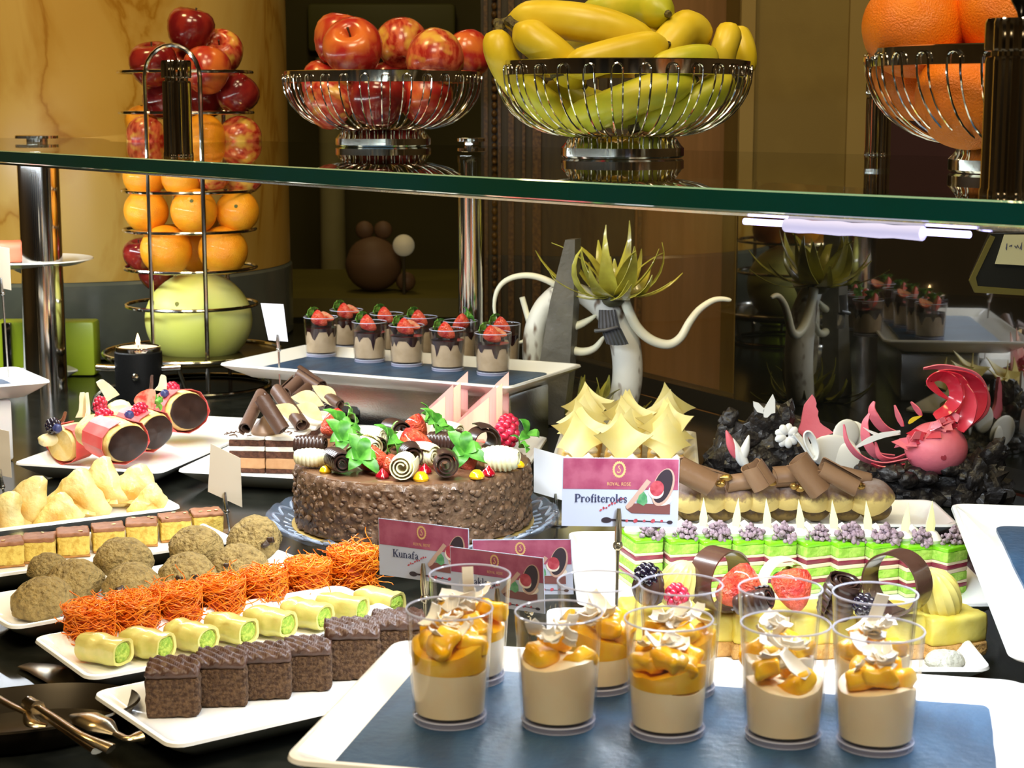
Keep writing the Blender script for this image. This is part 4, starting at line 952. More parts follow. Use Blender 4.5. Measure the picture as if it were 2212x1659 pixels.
for k in range(30):
    a0=2*PI*k/30; pts=[]
    for i in range(7):
        t=i/6; a=a0+(t-.5)*2*PI/30*.92; r=.1455+.0085*math.sin(PI*t); pts.append((r*math.cos(a),r*math.sin(a),.0285+.0050*math.sin(PI*t)))
    if k==0 or True: O('scallop',MB().tube(pts,[.0008]+[.0017]*5+[.0008],6),glr,stnd)
for k in range(48):
    a=2*PI*k/48; 
    if k==0: ray_me=MB().tube([(.128,0,.0252),(.134,.002,.0262),(.141,-.001,.0288)],.0011,5).mesh('pressed_ray',glr)
    link('pressed_ray',ray_me,stnd,TR(0,0,0,0,0,a))
cake=T('round_chocolate_cake','round cake coated in chopped nut chocolate with fruit and curls on top','cake',TR(CC.x,CC.y,.0255))
CRR=.1275; CHH=.069
nutc=pm('nut_chocolate_coat',(.105,.056,.029),.5,c2=(.18,.105,.058),ns=150,lo=.42,hi=.66,bump=.5,bs=260,bd=.003,coat=.2)
def coat(p,a):
    r=math.hypot(p.x,p.y); n_=noise.cell_vector(V(p)*120).x*.0 ; b=max(0,nz(p,150,1))*.0050+max(0,nz(p,95,5)-.1)*.0042+nz(p,330,8)*.0009
    k=(r+b)/max(r,1e-6); return V((p.x*k,p.y*k,p.z))
O('nut_coat',MB().lathe([(CRR-.004,.002),(CRR,.004)]+[(CRR,.004+(CHH-.011)*i/22) for i in range(1,23)]+[(CRR-.0005,CHH-.004),(CRR-.003,CHH-.0008),(CRR-.006,CHH-.0003)],300,None,coat,False),nutc,cake)
mb=MB(); rq=random.Random(5)
for k in range(1000):
    a=rq.uniform(0,2*PI); zz=rq.uniform(.006,CHH-.008); s_=.0011+.0032*rq.random()**2.2; mb.ball(s_*.6,s_*1.3,s_,TR((CRR+.0012)*math.cos(a),(CRR+.0015)*math.sin(a),zz,rq.uniform(-.3,.3),rq.uniform(-.3,.3),a),5,7,lambda p:p*(1+.35*nz(p,260,k)))
O('nut_pieces',mb,nutc,cake,None,True,70,kind='stuff')
O('glaze_top',MB().lathe([(CRR-.001,CHH-.0052),(CRR-.002,CHH-.0012),(CRR-.006,CHH+.0006),(.06,CHH+.0012),(0,CHH+.0012)],120,None,lambda p,a:V((p.x*(1+.010*nz(p,40,2)),p.y*(1+.010*nz(p,40,2)),p.z))),pm('cake_glaze',(.135,.068,.034),.26,c2=(.165,.085,.045),ns=30,coat=.3,bump=.1,bs=60),cake)
O('gold_board',MB().lathe([(.130,0),(.1325,.0005),(.1325,.002),(0,.002)],80),pm('gold_card',(.62,.45,.15),.4,metal=.5),cake)
KI=cake.matrix_basis.inverted(); ZT=.0255+CHH+.0012
def onc(px,py,h=0):  # a spot h above the cake's top, in the cake's own frame
    return KI@G(px,py,ZT+h)
wroll=pm('white_chocolate_roll',(.84,.79,.46),.36,c2=(.88,.84,.58),ns=50,sss=.1); droll=pm('dark_chocolate_roll',(.030,.014,.010),.30,c2=(.045,.022,.016),ns=40,stretch=(1,1,.3),coat=.15)
def croll(px,py,r,L,yaw,mat,turns=2.6,ridge=0,barrel=.25,pitch=0,r0=.18,seed=0):
    q=onc(px,py,r); me=roll_mesh('chocolate_roll',mat,r*r0,r*.93,turns,L,ridge,8,.0013,barrel,.0012,seed)
    return link('chocolate_roll',me,cake,Matrix.Translation((q.x,q.y,CHH+.0012+r*.97))@Euler((0,0,yaw)).to_matrix().to_4x4()@Euler((PI/2+pitch,0,0)).to_matrix().to_4x4()@TR(0,0,0,0,0,seed*1.7))
# yaw 0: axis points to the viewer; pi/2: axis lies across
for a in ((675,986,.0120,.036,1.35,wroll,2.2,.07,.35),(728,994,.0140,.034,.45,droll,2.4,.03,.15),(671,958,.0120,.034,1.4,droll,2.2,.06,.2),(872,1003,.0155,.030,-.12,wroll,3.0,0,.1),(890,980,.0150,.030,.2,droll,2.3,.02,.2),
 (961,1000,.0160,.028,.1,droll,2.8,0,.12),(917,981,.0145,.030,.9,wroll,2.4,.03,.2),(1080,987,.0150,.040,1.35,wroll,2.2,.07,.4),(1042,950,.0200,.030,.35,droll,1.5,0,.1,0,.55),(958,950,.0125,.034,1.2,droll,2.4,.06,.2),
 (988,951,.0120,.026,.2,droll,3.0,0,.1),(856,930,.0150,.032,.5,droll,1.7,0,.1,0,.5),(878,949,.0125,.038,1.3,wroll,2.2,.07,.3),(794,962,.0130,.034,.6,wroll,2.4,.05,.25),(800,938,.0120,.034,1.1,wroll,2.4,.05,.25),(806,960,.0110,.028,.9,droll,2.4,.05,.2),(968,931,.0150,.034,1.0,wroll,2.4,.04,.2)):
    croll(*a,seed=int(a[0])%7) if len(a)<=9 else croll(*a,seed=3)
def cstraw(px,py,h,rot,s=.020,half=True,leaf=True):
    q=onc(px,py,h); return strawberry(cake,TR(q.x,q.y,CHH+h,*rot,s),half,leaf)
def cst(px,py,h,tip,out,s_,half=True,leaf=True):
    q=onc(px,py,h); strawberry(cake,SM((q.x,q.y,CHH+h),tip,out,s_),half,leaf)
cst(806,985,.016,(.9,-.15,-.35),(.1,-.75,-.65),.024); cst(848,1002,.011,(.9,-.2,-.2),(.2,-.8,.5),.014,False,False); cst(727,912,.018,(-.7,-.1,-.4),(-.1,-.8,.5),.021); cst(893,922,.016,(-.8,-.3,-.35),(-.1,-.8,-.5),.022); cst(892,960,.013,(.9,-.1,-.2),(.1,-.9,.3),.024); cst(1006,985,.012,(.3,-.6,-.6),(.1,-.9,.2),.018,False,False)
leafgreen2=pm('garnish_leaf',(.035,.17,.015),.42,c2=(.10,.32,.035),ns=3)
def cleaf(px,py,h,s,rot,n=6):
    q=onc(px,py,h); return O('green_leaf',straw_leaf_mb(n,1),leafgreen2,cake,TR(q.x,q.y,CHH+h,*rot,s)@TR(0,0,-.5))
for a in ((775,990,.016,.036,(.9,.2,.2)),(730,925,.020,.034,(.7,.1,.9)),(738,952,.020,.036,(.8,0,.4)),(935,926,.022,.034,(.6,.3,.7)),(834,962,.018,.034,(.8,.2,1.2)),(1004,978,.018,.036,(.9,-.1,.2)),(1134,940,.016,.030,(.7,.5,.3),3),(1118,968,.008,.026,(.6,.4,1.),3)): cleaf(*a)
q=onc(1094,942,.012); drupe(.014,.017,raspred,'raspberry',cake,TR(q.x,q.y,CHH+.014))
q=onc(1098,920,.012); drupe(.012,.012,raspred,'raspberry',cake,TR(q.x,q.y,CHH+.014))
for px,py,mat,s in ((826,1024,'r',1),(918,1014,'r',1),(1055,1018,'r',1),(909,1029,'y',1.15),(1030,1024,'y',1.1),(703,1012,'y',.9),(1122,1000,'y',.8)):
    q=onc(px,py,.004); O('jelly_drop',MB().lathe([(0,0),(.0068,0),(.0074,.002),(.0060,.0052),(.0030,.0078),(.0008,.0105 if mat=='r' else .0082),(0,.0106 if mat=='r' else .0083)],20),pm('red_jelly',(.30,.004,.012),.08,coat=.8) if mat=='r' else pm('mango_jelly',(.80,.45,.01),.08,coat=.8),cake,TR(q.x,q.y,CHH+.001,0,0,0,s),label='glossy red jelly drop' if mat=='r' else 'glossy yellow jelly drop')
# ================================================================= RED CUBES WITH PINK TRIANGLES
g='red glazed cubes with pink chocolate triangles'
redc=pm('red_cake_cube',(.55,.03,.05),.4,c2=(.68,.10,.12),ns=60,bump=.3,bs=200); redg=pm('red_glaze',(.60,.02,.02),.08,coat=.7)
pkt=pm('pink_chocolate_plate',(.76,.32,.30),.3,c2=(.82,.46,.40),ns=26,stretch=(3,1,.3),sss=.2); pet=pm('peach_chocolate_plate',(.80,.52,.38),.3,c2=(.84,.66,.46),ns=26,stretch=(3,1,.3),sss=.2)
rcb=MB().rbox(.050,.034,.046,.003,6,.0006,120,1).mesh('cake_cube',redc,True,70); rgl=MB().rbox(.051,.035,.005,.002,6,.0004,120,2).mesh('red_glaze',redg,True,70)
def tri(w_,h_,mat): # right edge upright
    pts=[]
    for i in range(9):
        t=i/8; x=-w_/2+w_*t; zt=.006+h_*t; pts.append([(x,.0025*math.sin(t*3),0),(x,.0025*math.sin(t*3),zt*.5),(x,.0025*math.sin(t*3),zt)])
    return MB().sheet(pts,.0013).mesh('chocolate_triangle',mat,True,50)
tm=[tri(.060,.056,pkt),tri(.060,.050,pet)]
labs=[('front left','second left','third left','rear left'),('front right','second right','third right','rear right')]
rx0=rt.matrix_basis
for col in range(2):
    for row in range(4):
        p=rx0@V((-.044+.056*col,-.088+.058*row,WZ)); b=T('red_cube_cake','%s red cube with a %s triangle stuck upright in it'%(labs[col][row],'pink' if row%2 else 'peach'),'cake',TR(p.x,p.y,WZ,0,0,math.radians(4)),g)
        link('cake_cube',rcb,b); link('red_glaze',rgl,b,TR(0,0,.0453)); link('chocolate_triangle',tm[0 if row%2 else 1],b,TR(.001,.004,.048,-.06,0,-.10))
        if row==3: drupe(.008,.009,raspred,'raspberry',b,TR(.012,-.010,.0575))
# ================================================================= SLICES UNDER PALE CHOCOLATE SQUARES
g='slices topped with pale chocolate squares'
gcake=pm('golden_cake',(.72,.46,.13),.7,c2=(.82,.60,.26),ns=90,bump=.5,bs=200); yplate=pm('pale_yellow_chocolate',(.74,.62,.22),.38,c2=(.78,.68,.30),ns=20,sss=.15)
gcm=MB().rbox(.046,.050,.026,.003,6,.001,120,4).mesh('golden_slice',gcake,True,70)
def plate_sq(s,bend,seed):
    pts=[]
    for i in range(9):
        row=[]
        for j in range(9):
            u=i/8-.5; v=j/8-.5; k=1-.34*(1-(2*abs(u))**2)*(2*abs(v))**2*.6; k2=1-.34*(1-(2*abs(v))**2)*(2*abs(u))**2*.6
            uu=u*k2; vv=v*k; x=(uu-vv)*.70711*s; z=(uu+vv)*.70711*s; y=bend*(x*x/s*1.9-z*z/s*.7); row.append((x,y,z))
        pts.append(row)
    return MB().sheet(pts,.0013).mesh('chocolate_square',yplate,True,60)
psq=[plate_sq(.050,.55,1),plate_sq(.053,-.55,2),plate_sq(.049,.35,3)]
dolm=MB().lathe([(0,0),(.0085,0),(.0095,.003),(.006,.008),(.002,.011),(0,.0125)],16).mesh('cream_dot',cream)
rows_=('front','second','third','rear'); cols_=('left','middle','right')
for row in range(4):
    for col in range(3):
        p=wt.matrix_basis@V((-.058+.055*col,-.112+.066*row,WZ)); b=T('chocolate_square_slice','pale square topped slice, %s row, %s column of the tray'%(rows_[row],cols_[col]),'cake',TR(p.x,p.y,WZ,0,0,math.radians(-5)),g)
        link('golden_slice',gcm,b); link('cream_dot',dolm,b,TR(.014,-.016,.0255)); link('cream_dot',dolm,b,TR(-.012,-.018,.0255,0,0,0,.8))
        link('chocolate_square',psq[(row+col)%3],b,TR(0,.004,.0505,-.42,R.uniform(-.22,.22),R.uniform(-.25,.25)))
        if (row*3+col)%2: link('chocolate_square',psq[(row+col+1)%3],b,TR(.003,.020,.056,-.35,R.uniform(-.3,.3),R.uniform(-.2,.4)))
# ================================================================= PROFITEROLES
g='profiteroles in two rows on their tray'
bunt=pm('cocoa_dusted_bun',(.50,.33,.10),.7,c2=(.70,.52,.20),ns=60,bump=.5,bs=150); 
def bun_mat(name,top,low,zc):
    m=pm(name,low,.6,c2=top,ns=40,bump=.4,bs=170,bd=.002); nt=m.node_tree; b=nt.nodes['Principled BSDF']
    tc=_n(nt,'ShaderNodeTexCoord'); sp=_n(nt,'ShaderNodeSeparateXYZ'); nt.links.new(tc.outputs['Object'],sp.inputs[0])
    t=_n(nt,'ShaderNodeTexNoise'); t.inputs['Scale'].default_value=170; nt.links.new(tc.outputs['Object'],t.inputs[0])
    a=_n(nt,'ShaderNodeMath',operation='MULTIPLY_ADD'); nt.links.new(t.outputs['Fac'],a.inputs[0]); a.inputs[1].default_value=.016; nt.links.new(sp.outputs['Z'],a.inputs[2])
    r=_n(nt,'ShaderNodeValToRGB'); e=r.color_ramp.elements; e[0].position=zc; e[0].color=(*low,1); e[1].position=zc+.004; e[1].color=(*top,1); q=e.new(zc+.014); q.color=(.34,.27,.25,1)
    nt.links.new(a.outputs[0],r.inputs[0]); nt.links.new(r.outputs[0],b.inputs['Base Color']); return m
bl_=bun_mat('cream_bun',(.20,.10,.06),(.80,.62,.22),.0245); bd_=bun_mat('dark_bun',(.05,.028,.018),(.26,.17,.05),.017)
def bunm(mat,s,name): return MB().ball(.019*s,.018*s,.0145*s,TR(0,0,.0140*s),16,26,lambda p:p*(1+.09*nz(p,90,int(s*9)))).mesh(name,mat,True,80)
bma,bmb=bunm(bl_,1.12,'cream_bun'),bunm(bd_,.98,'dark_bun')
for i,px in enumerate((1497,1560,1628,1693,1760,1826,1890)):
    q=G(px,1125,WZ); b=link('profiterole',bmb,None,TR(q.x,q.y,WZ+.0005,0,0,i*1.1)); tag(b,'dark cocoa profiterole, number %s of the lower front row from the left'%('one two three four five six seven'.split()[i]),'profiterole',g)
for i,px in enumerate((1486,1534,1592,1648,1702,1758,1808,1878)):
    q=D(px,1077,1.925); sc=1.28 if i==7 else (.9 if i==4 else 1.08); 
    st_=link('profiterole',bma,None,TR(q.x,q.y,q.z-.014*sc,0,0,i*.9,sc)); tag(st_,'cream bottomed profiterole with sugared brown top, %s in the raised rear row'%('first second third fourth fifth sixth seventh last'.split()[i]),'profiterole',g)
mcl=pm('milk_chocolate_curl',(.215,.115,.058),.42,c2=(.27,.155,.085),ns=30,stretch=(1,1,.2),bump=.15,bs=110)
YP=1.908
for k,(lab,x0,y0,x1,y1,dy,r,tp,tu) in enumerate((('wide shaggy curl slanting down beside the menu card',1462,1008,1538,1046,-.02,.0135,0,1.5),('curl lying flat behind the shaggy one',1505,1022,1572,1036,.02,.0095,.4,1.8),('open ended curl lying left of the upright one',1570,1044,1620,1037,.0,.0095,0,1.4),
  ('upright broad curl tilted to the right',1622,1004,1650,1048,-.02,.0130,-.1,1.5),('open ended curl lying to the left of the tallest curl',1672,1032,1722,1028,.01,.0120,0,1.4),('tallest curl slanting down to the right',1722,990,1772,1058,-.02,.0130,.0,1.4),('wide grooved curl slanting at the right of the tallest',1772,1010,1852,1054,-.025,.0115,0,1.7),('cone-like curl at the right end of the profiteroles',1806,1022,1882,1032,.015,.0100,.55,2.0))):
    curl_between(lab,D(x0,y0,YP+dy),D(x1,y1,YP+dy),r,mcl,'milk chocolate curls on the profiteroles',tu,seed=k+20,spin=k*1.3+2,taperk=tp,r0=.72 if tu<1.6 else .4,ridge=.0)
goldn=pm('gold_bean',(.48,.30,.09),.28,metal=.85)
for k,(px,py,lab) in enumerate(((1568,1032,'gold bean between the flat curl and the open curl'),(1556,1045,'gold bean in front of the flat curl'),(1655,1030,'gold bean right of the upright curl'),(1664,1042,'lower gold bean right of the upright curl'),(1715,1050,'gold bean under the tallest curl'),(1728,1055,'second gold bean under the tallest curl'),(1860,1050,'gold bean at the right end under the grooved curl'))):
    q=D(px,py,YP-.01); tag(O('gold_bean',MB().ball(.0075,.005,.0042,None,8,12),goldn,None,TR(q.x,q.y,q.z,0,.2,R.uniform(0,3))),lab,'sweet','gold beans on the profiteroles')
# ================================================================= GREEN LAYER CAKE SLICES
g='green layered cake slices in a row'
gsp=pm('green_sponge',(.22,.44,.040),.9,c2=(.34,.54,.085),ns=140,bump=.8,bs=290,bd=.002); gsl=pm('pale_green_cream',(.50,.60,.24),.6,c2=(.56,.64,.34),ns=90); pcr=pm('pinkish_cream',(.62,.52,.37),.6)
mar_=pm('berry_jelly_layer',(.17,.020,.038),.3,c2=(.22,.03,.05),ns=80); ggl=pm('green_glaze',(.15,.52,.008),.14,coat=.4,c2=(.19,.56,.014),ns=30)
GL=[('cream_layer',.004,gsl),('sponge_layer',.0065,gsp),('jelly_layer',.0042,mar_),('cream_layer',.003,pcr),('sponge_layer',.0085,gsp),('cream_layer',.0042,pcr),('jelly_layer',.0047,mar_),('cream_layer',.0028,pcr),('sponge_layer',.0100,gsp),('glaze',.0042,ggl)]
glm=[MB().rbox(.0292+(.0004 if 'jelly' in n_ else 0),.050,h,min(.001,h*.25),6 if 'jelly' in n_ or n_=='glaze' else 9,.0005,200,i).mesh(n_,m,True,70) for i,(n_,h,m) in enumerate(GL)]
GH=sum(h for _,h,_ in GL)-.0002*len(GL)
vio=pm('violet_sponge_crumb',(.26,.185,.23),.9,c2=(.34,.26,.30),ns=160,bump=.7,bs=300)
def crumb(seed):
    rz=random.Random(seed); mb=MB()
    for k in range(80):
        a=rz.uniform(0,6.28); r=rz.uniform(0,.0115); z=rz.uniform(.001,.017)*(1-r/.022); s=rz.uniform(.0011,.0027)
        mb.ball(s,s*.9,s,TR(r*math.cos(a),r*math.sin(a)*.7,z),6,8,lambda p:p*(1+.45*nz(p,420,seed+k)))
    return mb.mesh('violet_crumb',vio,True,60)
crm=[crumb(s) for s in range(4)]
spear=MB().add([(-.0035,0,0),(.0035,0,0),(.0045,.0006,.014),(0,.0008,.034),(-.0035,.0003,.014),(-.0035,.0022,0),(.0035,.0022,0),(.0045,.0028,.014),(0,.0022,.034),(-.0035,.0025,.014)],[(0,1,2,3,4),(9,8,7,6,5),(0,5,6,1),(1,6,7,2),(2,7,8,3),(3,8,9,4),(4,9,5,0)]).mesh('white_chocolate_spear',pm('spear_chocolate',(.82,.80,.42),.4),False)
nam='first second third fourth fifth sixth seventh eighth ninth'.split()
for i,(px,py) in enumerate(((1372,1275),(1450,1278),(1520,1280),(1590,1280),(1660,1282),(1732,1284),(1806,1286),(1880,1288),(1958,1292),)):
    q=G(px+14,py-2,WZ); b=T('green_cake_slice','%s green layered slice of the row counted from the big menu card'%nam[i],'cake',TR(q.x,q.y+.024,WZ,0,0,.32+R.uniform(-.08,.10)),g)
    z=0
    for (n_,h,m),me in zip(GL,glm): link(n_,me,b,TR(0,0,z)); z+=h-.0002
    link('violet_crumb',crm[i%4],b,TR(.004,-.017,GH-.001,0,0,-.5+R.uniform(-.3,.3),R.uniform(.95,1.25)))
    link('cream_dollop',dolm,b,TR(-.004,.006,GH-.0005,0,0,0,1.15)); link('cream_dollop',dolm,b,TR(.010,.014,GH-.0005,0,0,0,1.0))
    link('white_chocolate_spear',spear,b,TR(-.006,.0,GH+.004,-.05,R.uniform(-.12,.12),-.5,1.0))
q=G(2036,1296,WZ); b=T('green_cake_slice','last green layered slice at the right end of the row','cake',TR(q.x,q.y+.026,WZ,0,0,.62),g); z=0
for (n_,h,m),me in zip(GL,glm): link(n_,me,b,TR(0,0,z)); z+=h-.0002
link('violet_crumb',crm[1],b,TR(.006,-.014,GH-.001,0,0,-.2,1.1)); link('cream_dollop',dolm,b,TR(-.006,.006,GH-.0005,0,0,0,1.3)); link('white_chocolate_spear',spear,b,TR(-.010,.002,GH+.004,0,.05,-.5,1.1))
# ================================================================= LEMON SQUARES WITH CHOCOLATE RINGS
g='lemon squares behind the mango cups'
lem=pm('lemon_cream',(.70,.56,.075),.45,c2=(.74,.64,.15),ns=40,bump=.3,bs=80,sss=.08); bis=pm('biscuit_base',(.62,.36,.11),.85,c2=(.50,.27,.08),ns=180,bump=.8,bs=300)
lcm=MB().rbox(.056,.056,.025,.003,8,.0015,90,2).mesh('lemon_cream',lem,True,70); lbm=MB().rbox(.057,.057,.013,.002,8,.0012,180,3).mesh('biscuit_base',bis,True,70)
for i,(px,py,rz,lab) in enumerate(((1420,1420,.1,'lemon square at the left end, mostly hidden by cups'),(1530,1425,.15,'lemon square under the left chocolate ring'),(1650,1428,.1,'lemon square in the middle under the strawberry half'),(1770,1430,.2,'lemon square under the dark chocolate roll'),(1925,1432,.12,'lemon square under the right chocolate ring'),(2052,1430,.35,'lemon square at the right end with its biscuit base showing'))):
    q=G(px,py,WZ); b=T('lemon_square',lab,'cake',TR(q.x,q.y+.034,WZ,0,0,rz),g)
    link('biscuit_base',lbm,b); link('lemon_cream',lcm,b,TR(0,0,.0125))
LZ=WZ+.0378
ringm=pm('chocolate_ring_dark',(.060,.028,.018),.22,c2=(.072,.036,.024),ns=30,coat=.35)
def cring(lab,px,py,Y,r,wd,yaw):
    q=D(px,py,Y); rows=[]
    for k in range(57):
        a=-PI/2+.1+(2*PI-.02)*k/56; rr_=r*(1-.03*(k/56)); rows.append([(rr_*math.cos(a),y,rr_*math.sin(a)) for y in (-wd/2,-wd/6,wd/6,wd/2)])
    o=O('chocolate_ring',MB().sheet(rows,.0016),ringm,None,TR(q.x,q.y,LZ+r+.0018,0,0,yaw)); tag(o,lab,'chocolate ring','chocolate rings on the lemon squares')
cring('upright dark chocolate ring with pale edge light, left of the strawberries',1555,1222,1.455,.0275,.025,.75)
cring('upright dark chocolate ring at the right beside the yellow shell',1937,1250,1.445,.0275,.025,-.75)
def ridged(name,lab,cat,px,py,Y,rx,ry,rz,mat,rot,n=16,amp=.06):
    q=D(px,py,Y); o=O(name,MB().ball(rx,ry,rz,None,16,48,lambda p:V((p.x*(1+amp*math.cos(n*math.atan2(p.y,p.x))),p.y*(1+amp*math.cos(n*math.atan2(p.y,p.x))),p.z))),mat,None,TR(q.x,q.y,q.z,*rot)); return tag(o,lab,cat,'decorations on the lemon squares')
ysh=pm('yellow_shell',(.70,.58,.13),.36,c2=(.74,.64,.2),ns=40)
ridged('chocolate_shell','ridged pale yellow shell right of the right chocolate ring','chocolate shell',2028,1288,1.46,.018,.018,.026,ysh,(.2,-.35,0))
ridged('chocolate_shell','ridged pale yellow shell left of the left chocolate ring','chocolate shell',1466,1262,1.45,.017,.016,.022,ysh,(.3,.3,.4))
ridged('chocolate_cup','fluted dark cup with a blackberry at the left end of the lemon squares','chocolate cup',1405,1268,1.45,.015,.015,.017,darkchoc,(.2,.2,0))
berry('blackberry','blackberry on the fluted cup left of the lemon squares',blackb,1398,1245,1.445,.011,.010)
berry('raspberry','raspberry seen through the cup before the left chocolate ring',raspred,1462,1290,1.43,.010,.011)
berry('blackberry','dark berry in front of the right chocolate ring',blackb,1868,1310,1.42,.010,.010)
q=D(1602,1268,1.44); o=link('strawberry_half',sh_me,None,SM((q.x,q.y,q.z),(-.92,-.15,-.35),(.05,-.95,.1),.024)); link('cut_face',sc_me,o); tag(o,'long strawberry wedge leaning on the left chocolate ring','strawberry','decorations on the lemon squares')
q=D(1712,1272,1.44); o=link('strawberry_half',sh_me,None,SM((q.x,q.y,q.z+.002),(.15,-.45,-.8),(.05,-.85,.35),.022)); link('cut_face',sc_me,o); link('strawberry_leaf',sl_me,o,TR(0,0,0,.2,0,.5,.8)); tag(o,'strawberry half with leaves in the middle of the lemon squares','strawberry','decorations on the lemon squares')
q=D(1692,1232,1.46); rows=[]
for k in range(24):
    a=.3+2.9*k/23; rows.append([(.021*math.cos(a),y,.021*math.sin(a)) for y in (-.007,0,.007)])
tag(O('chocolate_arc',MB().sheet(rows,.0014),whitechoc,None,TR(q.x,q.y,q.z-.010,0,0,.4)),'pale chocolate arch behind the strawberry half','chocolate arc','decorations on the lemon squares')
q=D(1816,1290,1.44); me=roll_mesh('chocolate_roll',droll,.004,.0165,2.6,.034,.05,6,.0014,.1,.002,3); o=link('chocolate_roll',me,None,TR(q.x,q.y,q.z,.35,.2,.2)); tag(o,'dark chocolate roll standing between strawberry and right ring','chocolate roll','decorations on the lemon squares')
q=D(1628,1298,1.42); me=roll_mesh('chocolate_roll',droll,.003,.011,2.2,.030,.05,6,.0014,.1,.002,5); o=link('chocolate_roll',me,None,TR(q.x,q.y,q.z,1.2,.2,.9)); tag(o,'small dark chocolate roll under the strawberry wedge','chocolate roll','decorations on the lemon squares')
q=G(2035,1428,WZ+.006); o=O('coconut_ball',MB().ball(.017,.013,.009,None,12,18,lambda p:p*(1+.10*nz(p,200,2))),pm('coconut_coat',(.82,.82,.76),.8,c2=(.40,.40,.34),ns=200,lo=.35,hi=.45,bump=.8,bs=300),None,TR(q.x,q.y-.008,WZ+.0092)); tag(o,'small coconut coated sweet at the right cup edge','sweet')
# ================================================================= BLACK ROCK SCULPTURE WITH PINK BALL
rock=pm('black_chocolate_rock',(.010,.008,.008),.42,c2=(.022,.019,.018),ns=60,bump=.6,bs=110,bd=.006,coat=.15)
def lump(rx,ry,rz,seed,amp=.5,nu=22,nv=32,f=46): return MB().ball(rx,ry,rz,None,nu,nv,lambda p:p*(1+amp*fbm(p,f,seed)+.42*abs(nz(p,f*1.7,seed+2))-.25*abs(nz(p,f*3.2,seed+4))))
def sculpture_lumps(root,items,Y):
    for k,(px,py,dy,rx,ry,rz,rot) in enumerate(items):
        q=D(px,py,Y+dy); m=lump(rx,ry,rz,k*3+int(px)%7); W_=TR(q.x,q.y,q.z,*rot); m.v=[W_@V(p) for p in m.v]; m.v=[(p.x,p.y,max(p.z,.0008)) for p in m.v]; O('rock_lump',m,rock,root,root.matrix_basis.inverted())
def ribbon(pts,wd,th=.0013,up=None,n=6,tp=(.35,.15),face=.55):
    P=smoothpath(pts,n); m=len(P); rows=[]
    for i,p in enumerate(P):
        d=(P[min(i+1,m-1)]-P[max(i-1,0)]).normalized(); u=V(up) if up else V((0,1,0)); u=u.normalized()+V((-d.z,0,d.x))*face; s_=u-d*u.dot(d); s_=s_.normalized() if s_.length>1e-6 else V((1,0,0))
        t=i/(m-1); w_=wd*min(1,tp[0]+(1-tp[0])*t*4,tp[1]+(1-tp[1])*(1-t)*2.2); rows.append([p-s_*w_/2,p,p+s_*w_/2])
    return MB().sheet(rows,th)
YK=2.10
rs=T('black_rock_sculpture','black chocolate rock sculpture carrying the pink ball and curved pink ribbons','sculpture',Matrix.Translation((G(2035,1085,0).x,YK,.0006)),group='chocolate show pieces')
sculpture_lumps(rs,((2035,1068,.0,.062,.040,.034,(0,0,0)),(1950,1062,.0,.045,.040,.030,(0,0,1)),(2095,1060,-.01,.042,.035,.042,(.3,.2,0)),(2132,1012,-.01,.020,.012,.034,(.2,.6,.3)),(2150,985,-.01,.009,.007,.022,(0,.35,0)),(2080,1020,-.03,.020,.014,.016,(0,0,1)),(2110,1035,-.035,.016,.012,.024,(0,.3,1)),
 (1985,1030,-.03,.018,.014,.012,(0,0,.3)),(1925,1020,-.03,.018,.014,.012,(0,0,2)),(1880,1020,0,.020,.016,.014,(0,0,1)),(1900,1062,-.02,.022,.018,.020,(0,0,1)),(2055,1015,-.04,.012,.010,.008,(0,0,.4)),(2010,1032,-.045,.014,.010,.008,(0,0,1.4)),(1960,1035,-.04,.012,.010,.009,(0,0,.8)),(2085,1085,-.035,.022,.016,.018,(0,0,.8)),(2000,1085,-.035,.020,.016,.014,(0,0,.2))),YK)
RI=rs.matrix_basis.inverted()
pinkm=pm('pink_chocolate',(.78,.15,.20),.42,c2=(.82,.20,.26),ns=14,bump=.12,bs=200); redm=pm('red_chocolate_ribbon',(.55,.012,.035),.22,c2=(.66,.06,.09),ns=14,coat=.4); wht=pm('white_sugar',(.86,.88,.88),.4)
def RO(name,mb,mat,**k): return O(name,mb,mat,rs,RI,True,50,**k)
q=D(2022,968,YK-.02); RO('pink_ball',MB().ball(.0375,.036,.032,TR(q.x,q.y,q.z),24,32,lambda p:p*(1+.004*nz(p,90,3))),pinkm,label='smooth pink chocolate ball')
q=D(2038,988,YK-.0545); RO('ball_hole',MB().lathe([(.0034,0),(.0034,.0012),(0,.0014)],16,along(q,(0,-1,0))),pm('hole_red',(.35,.03,.05),.6),label='small dark dot on the ball')
def zp(pts,Y,k=2.634,ox=1480,oy=480): return [D(ox+x/k,oy+y/k,Y+(dy[0] if dy else 0)) for x,y,*dy in pts]
